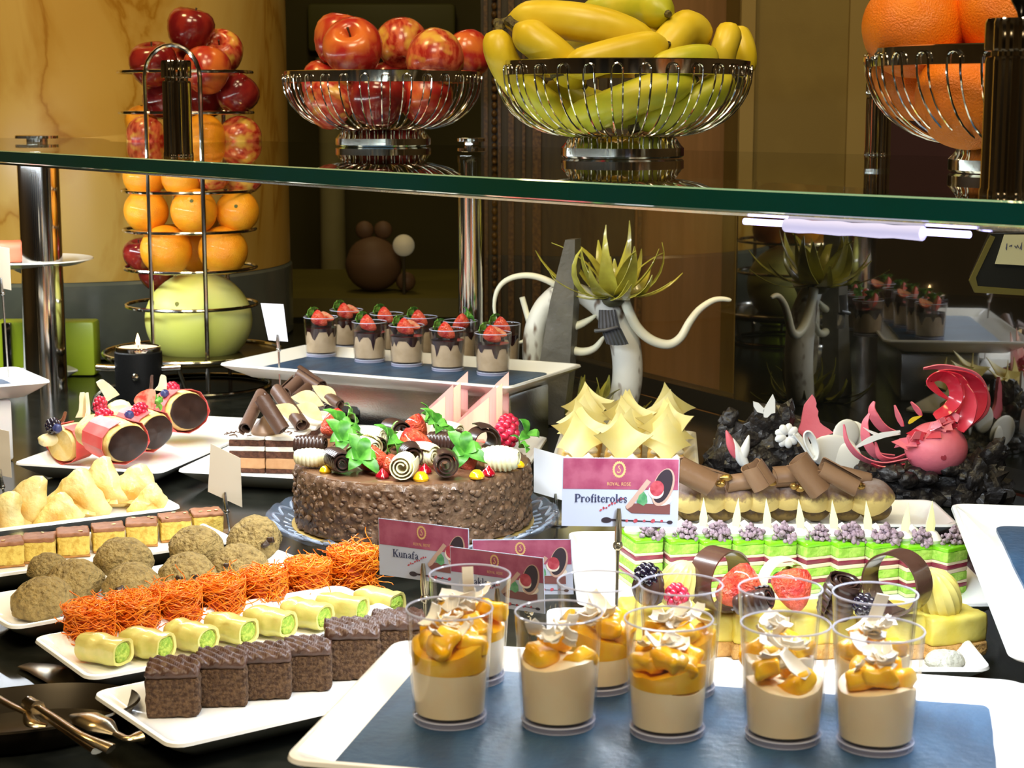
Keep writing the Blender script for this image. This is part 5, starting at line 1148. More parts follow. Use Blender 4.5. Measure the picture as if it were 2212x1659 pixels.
for k,(pts,wd,mat,up,yo) in enumerate((
 (((1545,1190),(1640,1100),(1682,985),(1640,885),(1530,838),(1440,820),(1355,830)),.020,pinkm,(0,1,.15),.02),
 (((1560,1180),(1650,1075),(1668,960),(1600,880),(1500,850),(1440,846)),.022,redm,(0,1,.2),.0),
 (((1425,1105),(1520,1060),(1580,975),(1560,890),(1490,850)),.022,redm,(.2,1,0),-.02),
 (((1420,1110),(1500,1065),(1545,990),(1520,905),(1450,870),(1390,905),(1430,960),(1490,1005)),.018,redm,(.2,1,0),-.035),
 (((1590,1170),(1690,1050),(1680,940),(1620,880)),.018,pinkm,(0,1,.2),.03),
 (((1570,1190),(1610,1100),(1625,1000),(1600,920)),.020,redm,(.3,1,0),-.04),
 (((1240,1160),(1215,1100),(1195,1040)),.011,pinkm,(.7,.6,0),-.01),
 (((1345,1100),(1320,1060),(1287,1020)),.010,pinkm,(.7,.6,0),.01),
 (((1200,1195),(1130,1170),(1080,1110),(1065,1060),(1078,1020)),.013,pinkm,(0,1,0),.02),
 (((1190,1330),(1090,1320),(1035,1240),(1025,1150),(1050,1090)),.013,pinkm,(0,1,0),.01),
 (((1265,1345),(1120,1372),(1000,1335),(925,1250),(905,1150)),.010,pinkm,(0,1,.4),-.03),
 (((1250,1320),(1180,1350),(1110,1330),(1085,1250)),.010,pinkm,(0,1,.2),-.02),
 (((1250,1375),(1130,1395),(1060,1370)),.009,redm,(0,1,.4),-.03))):
    RO('curved_ribbon',ribbon(zp(pts,YK+yo),wd*1.15,.0014,up,6,(.45,.18),.9),mat,label='glossy red ribbon' if mat is redm else 'pink ribbon')
RO('white_strip',ribbon(zp(((1225,1190),(1100,1220),(1020,1255),(950,1295)),YK-.03),.007,.0014,(0,0,1)),wht,label='white curled strip')
RO('white_strip',ribbon(zp(((1225,1205),(1120,1215),(1060,1195),(1015,1168)),YK-.01),.004,.0014,(0,0,1)),wht,label='white curled strip')
RO('yellow_trim',ribbon(zp(((1270,1145),(1300,1120),(1345,1102)),YK-.045),.005,.0013,(0,0,1)),pm('yellow_trim_choc',(.8,.55,.03),.4),label='yellow edge strip')
for k in range(30): # broken pink shards of the ball's cap
    x=1235+R.uniform(0,290); y=1285-(x-1235)*.50+R.uniform(-45,25); q=D(1480+x/2.634,480+y/2.634,YK-.050+abs(x-1380)/150*.012+R.uniform(-.004,.006)); s_=R.uniform(.007,.012)
    RO('pink_shard',MB().sheet([[(-s_,0,-s_*.5),(s_*.8,0,-s_*.3)],[(-s_*.4,.001,s_*.4),(s_*.6,.001,s_*.5)]],.0012,TR(q.x,q.y,q.z,R.uniform(-.7,.1),R.uniform(-.6,.6),R.uniform(-.6,.6))),pinkm if k%3 else redm)
YB=2.26
rs=T('black_rock_sculpture','black chocolate rock sculpture on the left with pink fin and white shells','sculpture',Matrix.Translation((px_x(1690,YB),YB,.0006)),group='chocolate show pieces'); RI=rs.matrix_basis.inverted()
sculpture_lumps(rs,((1660,985,.0,.050,.040,.060,(0,0,0)),(1570,1000,.0,.034,.030,.034,(0,0,1)),(1566,950,.0,.012,.010,.034,(0,.15,0)),(1575,905,.0,.013,.010,.014,(0,.6,.3)),(1660,935,-.01,.024,.018,.026,(0,0,.6)),(1648,900,-.01,.013,.010,.018,(.2,-.3,0)),(1626,950,-.02,.018,.012,.014,(0,0,1)),(1705,960,-.02,.020,.014,.022,(0,0,1)),(1690,985,-.03,.016,.012,.024,(0,.4,0)),
 (1780,1020,.0,.050,.030,.024,(0,0,.3)),(1610,1000,-.03,.022,.016,.016,(0,0,.3)),(1545,1005,-.02,.016,.012,.014,(0,0,.3)),(1720,1015,-.02,.030,.02,.02,(0,0,.8)),(1850,1015,.0,.030,.022,.022,(0,0,.4)),(1800,985,-.02,.010,.008,.010,(0,0,.4)),(1668,905,-.02,.008,.007,.012,(0,.2,.4)),(1640,1005,-.04,.024,.016,.02,(0,0,.2))),YB)
def plate_outline(name,pts,Y,th,mat,**k):
    P=[D(x,y,Y) for x,y in pts]; q=[p+V((0,th,0)) for p in P]; n=len(P)
    return RO(name,MB().add(P+q,[tuple(range(n)),tuple(range(2*n-1,n-1,-1))]+[(i+n,(i+1)%n+n,(i+1)%n,i) for i in range(n)]),mat,**k)
plate_outline('pink_fin',[(1480+x/2.634,480+y/2.634) for x,y in ((725,982),(738,1000),(748,1030),(745,1050),(758,1075),(755,1100),(768,1140),(790,1160),(820,1178),(845,1198),(800,1215),(750,1235),(700,1230),(660,1228),(640,1270),(612,1270),(625,1215),(645,1180),(660,1140),(668,1090),(680,1040))],YB-.015,.004,pinkm,label='pink chocolate tail fin')
for pts in (((500,980),(512,1010),(513,1085),(490,1090),(450,1130),(445,1070)),((388,1020),(420,1030),(450,1060),(445,1090),(410,1080),(390,1050))):
    plate_outline('white_wing',[(1480+x/2.634,480+y/2.634) for x,y in pts],YB-.03,.003,wht,label='white sugar wing')
def disc(px,py,Y,r,ry,rot,name='white_shell'):
    q=D(px,py,Y); RO(name,MB().ball(r,.0035,ry,TR(q.x,q.y,q.z,*rot),10,24),wht,label='white rounded shell')
disc(1828,938,YB-.01,.020,.020,(0,0,.35)); disc(1842,940,YB+.005,.018,.019,(0,0,-.2)); disc(1800,975,YB-.03,.034,.022,(0,.12,.2)); disc(1828,990,YB-.03,.020,.020,(0,0,0))
for pts,wd in ((((620,1200),(660,1250),(700,1310),(735,1345),(750,1310),(740,1250),(705,1195),(680,1205),(690,1260),(730,1330)),.012),):
    RO('white_loop',ribbon(zp(pts,YB-.05),wd,.002,(0,1,0),5,(1,1)),wht,label='white sugar loop')
for k in range(9):
    a=2*PI*k/9; q=D(1480+580/2.634,480+1215/2.634,YB-.05); RO('white_petal',MB().ball(.0075,.003,.0055,TR(q.x+.009*math.cos(a),q.y-.001*(k%2),q.z+.009*math.sin(a),0,-a,0),6,10),wht)
for x,y,r_,m in ((262,1265,-.35,pinkm),(300,1310,-.35,wht),(340,1295,.25,wht),(318,1330,-.5,wht)):
    q=D(1480+x/2.634,480+y/2.634,YB-.055); RO('bud_petal',MB().ball(.0062,.005,.020,TR(q.x,q.y,q.z,0,r_,0),10,12,lambda p:V((p.x*(1-.5*max(0,p.z)/.02),p.y,p.z))),m,label='pink bud petal' if m is pinkm else 'white bud petal')
# ================================================================= WHITE CHOCOLATE SCULPTURE
YS=2.64
ws=T('white_chocolate_sculpture','tall white chocolate sculpture with arching trunk, tentacles and olive spiky flowers','sculpture',Matrix.Translation((px_x(1300,YS),YS,.0006)),group='chocolate show pieces'); WI=ws.matrix_basis.inverted()
def WO(name,mb,mat,**k):
    mb.v=[(x,y,max(z,.0008)) for x,y,z in mb.v]
    return O(name,mb,mat,ws,WI,True,50,**k)
mott=pm('mottled_white_chocolate',(.80,.79,.70),.45,c2=(.86,.85,.78),ns=14,bump=.25,bs=60,bd=.004); 
nt=mott.node_tree; b=nt.nodes['Principled BSDF']; t=_n(nt,'ShaderNodeTexNoise'); t.inputs['Scale'].default_value=38; tc=_n(nt,'ShaderNodeTexCoord'); mp=_n(nt,'ShaderNodeMapping'); mp.inputs['Scale'].default_value=(1.3,1,.55); nt.links.new(tc.outputs['Object'],mp.inputs[0]); nt.links.new(mp.outputs[0],t.inputs[0])
r=_n(nt,'ShaderNodeValToRGB'); r.color_ramp.elements[0].position=.62; r.color_ramp.elements[1].position=.70; nt.links.new(t.outputs['Fac'],r.inputs[0]); mx=_n(nt,'ShaderNodeMix',data_type='RGBA'); nt.links.new(r.outputs[0],mx.inputs[0]); mx.inputs[6].default_value=(.82,.81,.72,1); mx.inputs[7].default_value=(.20,.13,.08,1); nt.links.new(mx.outputs[2],b.inputs['Base Color'])
tent=pm('smooth_white_chocolate',(.86,.84,.66),.34,sss=.1)
def wp(pts,Y=YS,k=3.318,ox=980,oy=440): return [D(ox+x/k,oy+y/k,Y+(dy[0] if dy else 0)) for x,y,*dy in pts]
P=smoothpath(wp(((880,625),(960,670),(1060,740),(1160,850),(1222,980),(1245,1130),(1242,1280),(1212,1430),(1170,1560),(1150,1640))),5); n=len(P)
WO('trunk',MB().tube(P,[.0125+.0105*min(1,i/(n*.45)) for i in range(n)],20),mott,label='mottled white arching trunk')
P=smoothpath(wp(((760,640),(700,690),(640,760),(590,880),(570,1020),(575,1160),(600,1300),(640,1450),(690,1600)),YS+.045),5); n=len(P)
WO('trunk',MB().tube(P,.0165,16),mott,label='mottled white arch behind the slab')
q=D(1180,640,YS+.02); WO('trunk_joint',MB().tube(smoothpath(wp(((720,670),(800,640),(880,625)),YS+.03),4),.014,12),mott)
for pts,r0,dy in ((((740,585),(660,545),(580,520),(500,515),(420,530),(350,570),(305,640),(290,740),(305,840)),.0050,.03),(((490,670),(515,760),(540,860),(540,930),(500,985),(440,995)),.0045,.05),(((820,895),(900,868),(960,838),(1020,800)),.0062,-.01),(((830,1045),(920,1062),(1010,1035),(1080,950)),.0068,-.01),(((1225,690),(1260,780),(1310,880),(1390,960),(1480,1002),(1560,1005),(1630,955),(1690,850),(1760,760),(1850,698),(1920,683),(1990,692)),.0078,-.02)):
    P=smoothpath(wp(pts,YS+dy),5); n=len(P); WO('tentacle',MB().tube(P,[r0*(1-.62*(i/(n-1))**2.2) if i<n-1 else r0*.2 for i in range(n)],12),tent)
SL=[(1221,518),(1203,591),(1188,651),(1173,741),(1155,840),(1138,935),(1136,950),(1216,950),(1230,802),(1239,651),(1242,517)]
slabm=pm('grey_slab',(.115,.108,.088),.45,c2=(.15,.14,.115),ns=24,bump=.25,bs=140,coat=.15)
P=[D(x,y,YS-.03+(.018 if 1210<x<1243 and 0 else 0)) for x,y in SL]; th=.024; Q=[p+V((.010,th,0)) for p in P]; n=len(P)
for p in P+Q: p.z=max(p.z,.0006)
WO('slab',MB().add(P+Q,[tuple(range(n)),tuple(range(2*n-1,n-1,-1))]+[(i+n,(i+1)%n+n,(i+1)%n,i) for i in range(n)]),slabm,label='tall grey tapering slab')
olv=pm('olive_petal',(.52,.50,.075),.26,c2=(.24,.22,.035),ns=16,coat=.35,lo=.42,hi=.62)
def flower(cx,cy,Y,s,seed,n1=11,n2=10,droop=0):
    rz=random.Random(seed); c=D(cx,cy,Y)
    for ringn,(n_,el0,L,cu) in enumerate(((6,1.10,.105,-8),(8,.50,.090,11),(9,-.10,.105,19),(6,-.05,.125,8))):
        for k in range(n_):
            az=2*PI*(k+.5*ringn)/n_+rz.uniform(-.15,.15); el=el0+rz.uniform(-.15,.15); l=L*s*rz.uniform(.7,1.15); cc=cu*rz.uniform(.7,1.25)*(-1 if (ringn==0 and rz.random()<.4) else 1)/s; p=c+V((math.cos(az),math.sin(az),0))*.008*s; pts=[]
            for i in range(9):
                pts.append(p.copy()); p=p+V((math.cos(az)*math.cos(el),math.sin(az)*math.cos(el),math.sin(el)))*l/8; el+=cc*l/8
            mb=MB(); rows=[]; sd=V((-math.sin(az),math.cos(az),0))
            for i,q in enumerate(pts):
                t=i/8; w_=(.0070 if ringn in (0,3) else .0130)*s*(.5+.9*t*2.2 if t<.25 else 1)*(1-max(0,t-.35)/.66)**.9+.0003; rows.append([q-sd*w_,q-V((math.cos(az),math.sin(az),0))*w_*.25,q+sd*w_])
            WO('petal',mb.sheet(rows,.0009),olv)
    WO('flower_base',MB().ball(.017*s,.015*s,.012*s,TR(c.x,c.y,c.z-.004*s),10,16,lambda p:p*(1+.25*nz(p,120,seed))),pm('olive_base',(.07,.065,.03),.5))
flower(1326,640,YS-.02,1.05,3)
flower(1275,915,YS+.01,.92,8)
P=smoothpath(wp(((1065,690),(1080,760),(1120,830)),YS-.055),5)
kn=pm('grey_bow',(.065,.070,.075),.35,c2=(.09,.09,.10),ns=30,coat=.25)
for (a,b_,wa,wb) in (((1100,760),(1115,890),.0125,.0165),((1125,890),(1175,1005),.0150,.0165)):
    p0=D(980+a[0]/3.318,440+a[1]/3.318,YS-.055); p1=D(980+b_[0]/3.318,440+b_[1]/3.318,YS-.060); d=p1-p0; rows=[]
    for i in range(8):
        t=i/7; w_=wa+(wb-wa)*t; q=p0+d*t; rows.append([(q.x+w_*(2*j/12-1),q.y-.004*math.cos((2*j/12-1)*1.4)-.0012*math.cos(j*PI)+.004*t*0,q.z-.0018*(1-(2*j/12-1)**2)*(1 if i==7 else 0)) for j in range(13)])
    WO('pleated_bow',MB().sheet(rows,.0014),kn,label='pleated dark grey bow')
q=D(1308,712,YS-.062); WO('bow_band',MB().tube([(q.x-.016,q.y,q.z-.002),(q.x,q.y-.005,q.z),(q.x+.018,q.y,q.z+.004)],.0028,8),kn)
# ================================================================= MENU CARDS
shaded_card=pm('card_white_shaded',(.44,.48,.60),.45); pinkband=pm('card_pink_band',(.25,.035,.085),.45,c2=(.36,.09,.15),ns=60,lo=.38,hi=.62); goldp=pm('card_gold_print',(.62,.40,.16),.5); navy=pm('card_lettering',(.030,.035,.085),.6)  # white darkened to bluish grey for the shade away from the led
pdark=pm('print_dark',(.030,.020,.028),.5); pred=pm('print_red',(.33,.03,.05),.5,c2=(.45,.08,.10),ns=150); pbrn=pm('print_brown',(.16,.055,.050),.5); pgrn=pm('print_green',(.05,.22,.09),.5,c2=(.12,.30,.14),ns=200); pcrm=pm('print_cream',(.74,.68,.60),.5); ptan=pm('print_tan',(.46,.30,.24),.5); cardback=pm('card_back',(.62,.54,.42),.3,coat=.3)
GLY={ # bold serif letters: strokes (polyline, width); x-height .46, capitals .68
'P':[([(.12,0),(.12,.68)],.11),([(.12,.65),(.30,.65),(.41,.58),(.43,.50),(.40,.40),(.30,.34),(.12,.34)],.065),([(.42,.58),(.42,.42)],.09),([(.0,.02),(.26,.02)],.04),([(0,.66),(.14,.66)],.04)],
'K':[([(.12,0),(.12,.68)],.11),([(.0,.02),(.25,.02)],.04),([(0,.66),(.25,.66)],.04),([(.15,.28),(.48,.64)],.045),([(.24,.38),(.52,.02)],.11),([(.38,.02),(.64,.02)],.04),([(.38,.66),(.60,.66)],.04)],
'B':[([(.12,0),(.12,.68)],.11),([(0,.65),(.30,.65),(.40,.56),(.38,.42),(.30,.36),(.12,.36)],.05),([(.40,.58),(.40,.44)],.08),([(.30,.36),(.44,.28),(.46,.16),(.38,.04),(.28,.02),(0,.02)],.05),([(.45,.26),(.45,.10)],.09)],
'r':[([(.10,0),(.10,.44)],.10),([(0,.02),(.22,.02)],.04),([(0,.43),(.10,.43)],.04),([(.10,.30),(.20,.42),(.31,.42)],.05),([(.29,.38),(.33,.38)],.09)],
'o':[([(.10,.12),(.08,.23),(.10,.34)],.10),([(.10,.34),(.17,.44),(.27,.44),(.35,.34)],.045),([(.36,.34),(.38,.23),(.36,.12)],.10),([(.35,.12),(.28,.02),(.17,.02),(.10,.12)],.045)],
'f':[([(.13,0),(.13,.55)],.10),([(.13,.53),(.18,.66),(.28,.67)],.05),([(.27,.62),(.31,.62)],.08),([(.02,.42),(.27,.42)],.045),([(.03,.02),(.25,.02)],.04)],
'i':[([(.11,0),(.11,.44)],.10),([(.01,.02),(.21,.02)],.04),([(.01,.43),(.12,.43)],.04),([(.06,.60),(.16,.60)],.10)],
't':[([(.12,.08),(.12,.58)],.10),([(.02,.42),(.26,.42)],.045),([(.12,.10),(.17,.02),(.27,.08)],.05)],
'e':[([(.10,.12),(.08,.23),(.10,.34)],.10),([(.10,.34),(.18,.44),(.27,.43),(.34,.33),(.35,.27)],.05),([(.09,.26),(.36,.26)],.04),([(.10,.12),(.18,.02),(.28,.03),(.36,.11)],.05)],
'l':[([(.11,0),(.11,.70)],.10),([(.01,.02),(.21,.02)],.04),([(.01,.68),(.12,.68)],.04)],
's':[([(.27,.34),(.20,.43),(.12,.42),(.07,.34),(.12,.27),(.22,.20),(.28,.13),(.22,.03),(.13,.02),(.06,.11)],.065)],
'u':[([(.10,.44),(.10,.12)],.10),([(.10,.12),(.16,.02),(.25,.03),(.34,.12)],.045),([(.36,.44),(.36,0)],.10),([(0,.43),(.10,.43)],.04),([(.26,.43),(.36,.43)],.04),([(.36,.02),(.46,.02)],.04)],
'n':[([(.10,0),(.10,.44)],.10),([(.36,0),(.36,.32)],.10),([(.10,.32),(.19,.43),(.29,.43),(.36,.32)],.05),([(0,.02),(.20,.02)],.04),([(.27,.02),(.46,.02)],.04),([(0,.43),(.10,.43)],.04)],
'a':[([(.07,.33),(.13,.43),(.24,.43),(.30,.34)],.05),([(.30,.36),(.30,.06)],.10),([(.30,.24),(.16,.20),(.08,.12)],.05),([(.09,.15),(.09,.08)],.09),([(.09,.07),(.16,.02),(.28,.09)],.045),([(.30,.05),(.40,.03)],.05)],
'k':[([(.10,0),(.10,.70)],.10),([(0,.02),(.20,.02)],.04),([(0,.68),(.10,.68)],.04),([(.13,.20),(.34,.42)],.045),([(.20,.26),(.38,.02)],.10),([(.28,.02),(.47,.02)],.04),([(.26,.43),(.43,.43)],.04)],
'v':[([(.06,.43),(.20,.02)],.10),([(.20,.03),(.36,.43)],.045),([(-.02,.43),(.16,.43)],.04),([(.27,.43),(.43,.43)],.04)],
'R':[([(.12,0),(.12,.68)],.08),([(.12,.65),(.30,.65),(.40,.52),(.30,.36),(.12,.36)],.05),([(.26,.36),(.46,0)],.07)],
'O':[([(.28,.67),(.10,.54),(.06,.34),(.10,.14),(.28,.01),(.46,.14),(.50,.34),(.46,.54),(.28,.67)],.06)],
'Y':[([(.02,.67),(.24,.34)],.07),([(.46,.67),(.24,.34)],.05),([(.24,.36),(.24,0)],.07)],
'A':[([(.02,0),(.24,.67)],.05),([(.24,.67),(.48,0)],.08),([(.10,.22),(.40,.22)],.04)],
'L':[([(.10,.67),(.10,.03),(.40,.03)],.06)],
'S':[([(.38,.56),(.26,.66),(.12,.60),(.10,.46),(.24,.36),(.38,.26),(.38,.10),(.24,.01),(.08,.10)],.06)],
'E':[([(.40,.65),(.10,.65),(.10,.02),(.42,.02)],.06),([(.10,.35),(.34,.35)],.05)],' ':[]}
ADV={'P':.50,'K':.62,'B':.54,'r':.35,'o':.46,'f':.30,'i':.23,'t':.29,'e':.42,'l':.23,'s':.34,'u':.48,'n':.49,'a':.42,'k':.47,'v':.43,'R':.50,'O':.56,'Y':.50,'A':.52,'L':.44,'S':.46,'E':.48,' ':.28}
def write(mb,text,x,z,h,y):
    zz=y
    for ch in text:
        for pl,w_ in GLY[ch]:
            for i in range(len(pl)-1):
                a=V((x+pl[i][0]*h,0,z+pl[i][1]*h)); b_=V((x+pl[i+1][0]*h,0,z+pl[i+1][1]*h)); d=(b_-a); 
                if d.length<1e-9: continue
                d.normalize(); nn=V((-d.z,0,d.x))*w_*h*.62; e=d*w_*h*.12 if len(pl)>2 else V((0,0,0)); zz-=2e-7
                q=[a-e-nn,b_+e-nn,b_+e+nn,a-e+nn]; q=[V((v_.x,zz,v_.z)) for v_ in q]; mb.add(q,[(0,1,2,3)])
        x+=ADV[ch]*h
    return x
def flat(mb,poly,y): return mb.add([(x,y,z) for x,z in poly],[tuple(range(len(poly)))])
def ell(cx,cz,rx,rz,rot=0,n=24,a0=0,a1=2*PI):
    out=[]
    for k in range(n if a1-a0>6.2 else n+1):
        a=a0+(a1-a0)*k/n; x=rx*math.cos(a); z=rz*math.sin(a); out.append((cx+x*math.cos(rot)-z*math.sin(rot),cz+x*math.sin(rot)+z*math.cos(rot)))
    return out
def menu_card(lab,M,text,W=.094,Hh=.0555,tx=.010,th=.0075,clip=True,pin_z=None,pinx=.047):
    c=T('menu_card',lab,'menu card',M,'printed menu cards')      # x right, z up, face towards -y
    O('card',MB().box(W,.0006,Hh,TR(W/2,.0003,Hh/2)),shaded_card,c,None,False)
    b0=Hh*.545
    O('pink_band',flat(MB(),[(0.0006,b0),(W-.0006,b0),(W-.0006,Hh-.0006),(.0006,Hh-.0006)],-.00015),pinkband,c,None,False,label='mottled pink header band')
    mb=MB(); cx=W*.485; cz=Hh*.835; k=Hh/.0555
    n=40
    for i in range(n):     # beaded oval ring of the crest
        a0=2*PI*i/n; a1=2*PI*(i+1)/n; r1=1+.06*math.cos(i*PI); r2=1+.06*math.cos((i+1)*PI)
        flat(mb,[(cx+.0036*k*math.cos(a0),cz+.0048*k*math.sin(a0)),(cx+.0036*k*math.cos(a1),cz+.0048*k*math.sin(a1)),(cx+.0052*k*r2*math.cos(a1),cz+.0066*k*r2*math.sin(a1)),(cx+.0052*k*r1*math.cos(a0),cz+.0066*k*r1*math.sin(a0))],-.0003)
    O('crest_ring',mb,goldp,c,None,False,label='gold oval crest')
    mb=MB(); y=-.0003
    sw=[(.0006,.0030),(-.0008,.0022),(.0002,.0008),(.0012,-.0006),(.0006,-.0022),(-.0010,-.0026),(-.0014,-.0014)]
    for i in range(len(sw)-1):
        a=V((cx+sw[i][0]*k,0,cz+sw[i][1]*k)); b_=V((cx+sw[i+1][0]*k,0,cz+sw[i+1][1]*k)); d=(b_-a).normalized(); nn=V((-d.z,0,d.x))*.00032; flat(mb,[((a-nn).x,(a-nn).z),((b_-nn).x,(b_-nn).z),((b_+nn).x,(b_+nn).z),((a+nn).x,(a+nn).z)],-.0003-i*2e-7)
    O('crest_flourish',mb,goldp,c,None,False)
    mb=MB(); write(mb,'ROYAL ROSE',cx-.0094*k,Hh*.600,.0040*k,-.0003); O('crest_lettering',mb,goldp,c,None,False)
    mb=MB(); write(mb,text,tx,Hh*.355,th*1.22,-.0004); O('lettering',mb,navy,c,None,False)
    # the printed dessert picture
    X=lambda u:W*u; Z=lambda v:Hh*v
    O('print_slab',flat(MB(),[(X(.60),Z(.20)),(X(.93),Z(.19)),(X(.93),Z(.335)),(X(.585),Z(.345)),(X(.55),Z(.27))],-.0003),pbrn,c,None,False)
    O('print_cream',flat(MB(),ell(X(.86),Z(.40),X(.085),Z(.085),.1),-.00032),pcrm,c,None,False)
    O('print_wafer',flat(MB(),[(X(.545),Z(.30)),(X(.56),Z(.255)),(X(.60),Z(.30)),(X(.76),Z(.66)),(X(.725),Z(.70))],-.00034),ptan,c,None,False)
    O('print_shell',flat(MB(),ell(X(.865),Z(.585),X(.088),Z(.285),-.30),-.00036),ptan,c,None,False); O('print_shell_inside',flat(MB(),ell(X(.862),Z(.60),X(.074),Z(.255),-.30),-.00038),pdark,c,None,False)
    O('print_scoop_cream',flat(MB(),ell(X(.805),Z(.52),X(.066),Z(.105),-.2),-.0004),pcrm,c,None,False); O('print_scoop',flat(MB(),ell(X(.812),Z(.565),X(.060),Z(.115),-.2),-.00042),pred,c,None,False)
    O('print_leaf',flat(MB(),[(X(.64),Z(.36)),(X(.66),Z(.46)),(X(.70),Z(.52)),(X(.73),Z(.45)),(X(.735),Z(.36)),(X(.70),Z(.31))],-.00044),pgrn,c,None,False)
    mb=MB(); flat(mb,ell(X(.385),Z(.095),X(.045),Z(.042)),-.0003); flat(mb,[(X(.41),Z(.085)),(X(.92),Z(.070)),(X(.92),Z(.078)),(X(.41),Z(.115))],-.00031); flat(mb,ell(X(.93),Z(.072),X(.025),Z(.026)),-.0003)
    O('print_smear',mb,pdark,c,None,False)
    mb=MB()
    for i in range(9): flat(mb,ell(X(.335+.024*i),Z(.24+.023*i+.012*math.sin(i*2.2)),X(.009+.005*(i%3==0)),Z(.014+.008*(i%3==1)),.6,8),-.00033-i*1e-6)
    for i in range(5): flat(mb,ell(X(.56+.075*i),Z(.09),X(.013+.008*(i%2)),Z(.020+.008*(i%2)),.6,8),-.00034-i*1e-6)
    O('print_petals',mb,pred,c,None,False)
    if pin_z is not None:
        cl=O('clip',MB().tube([(pinx,-.0022,.016),(pinx,-.0026,.010),(pinx,-.0022,-.004),(pinx,-.0010,-.012)],[.0016,.0024,.0030,.0030],10).tube([(pinx,.0022,.010),(pinx,.0026,-.002),(pinx,.0012,-.012)],[.0016,.0022,.0024],8).ball(.0042,.0042,.0048,TR(pinx,0,-.016),8,12).tube([(pinx,0,-.016),(pinx,0,-.030),(pinx,0,pin_z+.002)],[.0022,.0014,.0014],10),pm('bronze_clip',(.42,.36,.24),.22,metal=.9),c,label='metal alligator clip on a thin rod')
        O('clip_foot',MB().lathe([(.0,0),(.014,0),(.014,.0014),(.003,.0022),(0,.0022)],24,TR(pinx,0,pin_z)),steel,c)
    return c
def cardM(bl,br,Yl,Yr):   # the card's lower corners
    a=D(*bl,Yl); b_=D(*br,Yr); d=b_-a; return TR(a.x,a.y,a.z,0,0,math.atan2(d.y,d.x)),d.length,a.z
def put_card(lab,bl,br,Yl,Yr,tl,text,**k):
    M,W,z=cardM(bl,br,Yl,Yr); a=D(*bl,Yl); Hh=D(*tl,Yl).z-a.z; b_=D(*br,Yr); roll=math.atan2(b_.z-a.z,math.hypot(b_.x-a.x,b_.y-a.y))
    return menu_card(lab,M@TR(0,0,0,0,-roll,0),text,W,Hh,pin_z=-(z-.0018),**k)
put_card('largest menu card with dark lettering reading Profiteroles before the green slices',(1213,1136),(1464,1139),1.420,1.420,(1213,988),'Profiteroles',tx=.0105,th=.0082)
put_card('menu card reading Kunafa behind the left end of the mango cups',(820,1241),(1014,1268),1.50,1.455,(822,1119),'Kunafa',tx=.0145,th=.0080)
put_card('menu card without visible dish name at the back of the three low cards',(1026,1284),(1239,1284),1.49,1.475,(1026,1166),'Kunafa',tx=.012,th=.0078)
put_card('menu card reading Baklava nearest to the mango cups, behind a cup rim',(976,1297),(1177,1326),1.395,1.345,(980,1181),'Baklava',tx=.018,th=.0074)
def blank_card(lab,pts,Y,mat,foot,pinfrom,dy=0):
    c=T('blank_card',lab,'menu card',Matrix.Translation(D(*pts[0],Y)),'cards seen from their backs'); I=c.matrix_basis.inverted()
    P=[D(x,y,Y+d) for x,y,d in pts] if len(pts[0])>2 else [D(x,y,Y) for x,y in pts]
    Q=[p+V((.0002,.0007,0)) for p in P]; O('card',MB().add(P+Q,[(0,1,2,3),(7,6,5,4),(0,4,5,1),(1,5,6,2),(2,6,7,3),(3,7,4,0)]),mat,c,I,False)
    a=D(*pinfrom,Y); f=V((a.x+.003,a.y+.004,foot))
    O('clip',MB().tube([a+V((0,-.003,0)),a+V((0,-.0034,-.010)),a+V((.0008,-.001,-.020))],[.0014,.0026,.0026],10).ball(.0036,None,None,TR(a.x+.0008,a.y,a.z-.022),8,10).tube([a+V((.0008,0,-.022)),f],[.0016,.0012],8),steel,c,I)
    O('clip_foot',MB().lathe([(0,0),(.012,0),(.012,.0014),(.003,.002),(0,.002)],20,TR(f.x,f.y,f.z)),steel,c,I)
blank_card('beige card back on a clip between layer cake and sponge squares',((455,958),(519,990),(523,1096),(449,1062)),1.93,cardback,.0006,(487,1062))
blank_card('white leaning card on a thin clip at the left of the strawberry cup tray',((563,655),(612,657),(622,738),(580,735)),2.50,pm('card_white_cool',(.78,.78,.90),.4),.0006,(600,722))
blank_card('blank white card between the round cake and the largest menu card',((1153,967),(1222,987),(1222,1083),(1153,1063)),1.97,pm('card_white_cool2',(.78,.80,.88),.4),.0006,(1200,1065))
blank_card('pinkish card back cut by the left picture edge above the cream puffs',((-30,528),(20,536),(24,627),(-30,615)),2.45,cardback,.085,(3,600))
blank_card('beige card back cut by the left picture edge beside the cream puffs',((-30,920),(19,932),(25,1032),(-30,1020)),2.08,cardback,.0006,(2,1012))
# ================================================================= LEFT EDGE AND FAR THINGS
t2,TM2=tray('small raised white tray at the left edge carrying slate and a glass cube',(G(113,822,.11).x-.216,G(113,822,.11).y-.135),32,.255,.16,.085,.025,.022,.009)
slateboard('slate board on the small raised tray at the left edge',TM2,.19,.11)
c=TM2@V((0,0,0)); block('white riser under the small raised left tray',(c.x,c.y),.16,.10,.0835,math.radians(32),porcelain)
p=TM2@V((.055,.012,.0132)); cb=O('glass_cube',MB().rbox(.026,.026,.030,.002,4),clear('glass_cube_mat',(.86,.92,.86),.10),None,TR(p.x,p.y,p.z+.0006,0,0,.3)); tag(cb,'clear glass cube candle holder on the left edge slate','glass cube')
t3,TM3=tray('white tray tip showing behind the left chrome post',(G(173,793,.03).x-.104,G(173,793,.03).y-.06),30,.12,.075,.0006)
q=D(62,566,2.98); cs=T('cake_stand','white footed plate with an orange box behind the left chrome post','cake stand',TR(q.x,q.y,.0006))
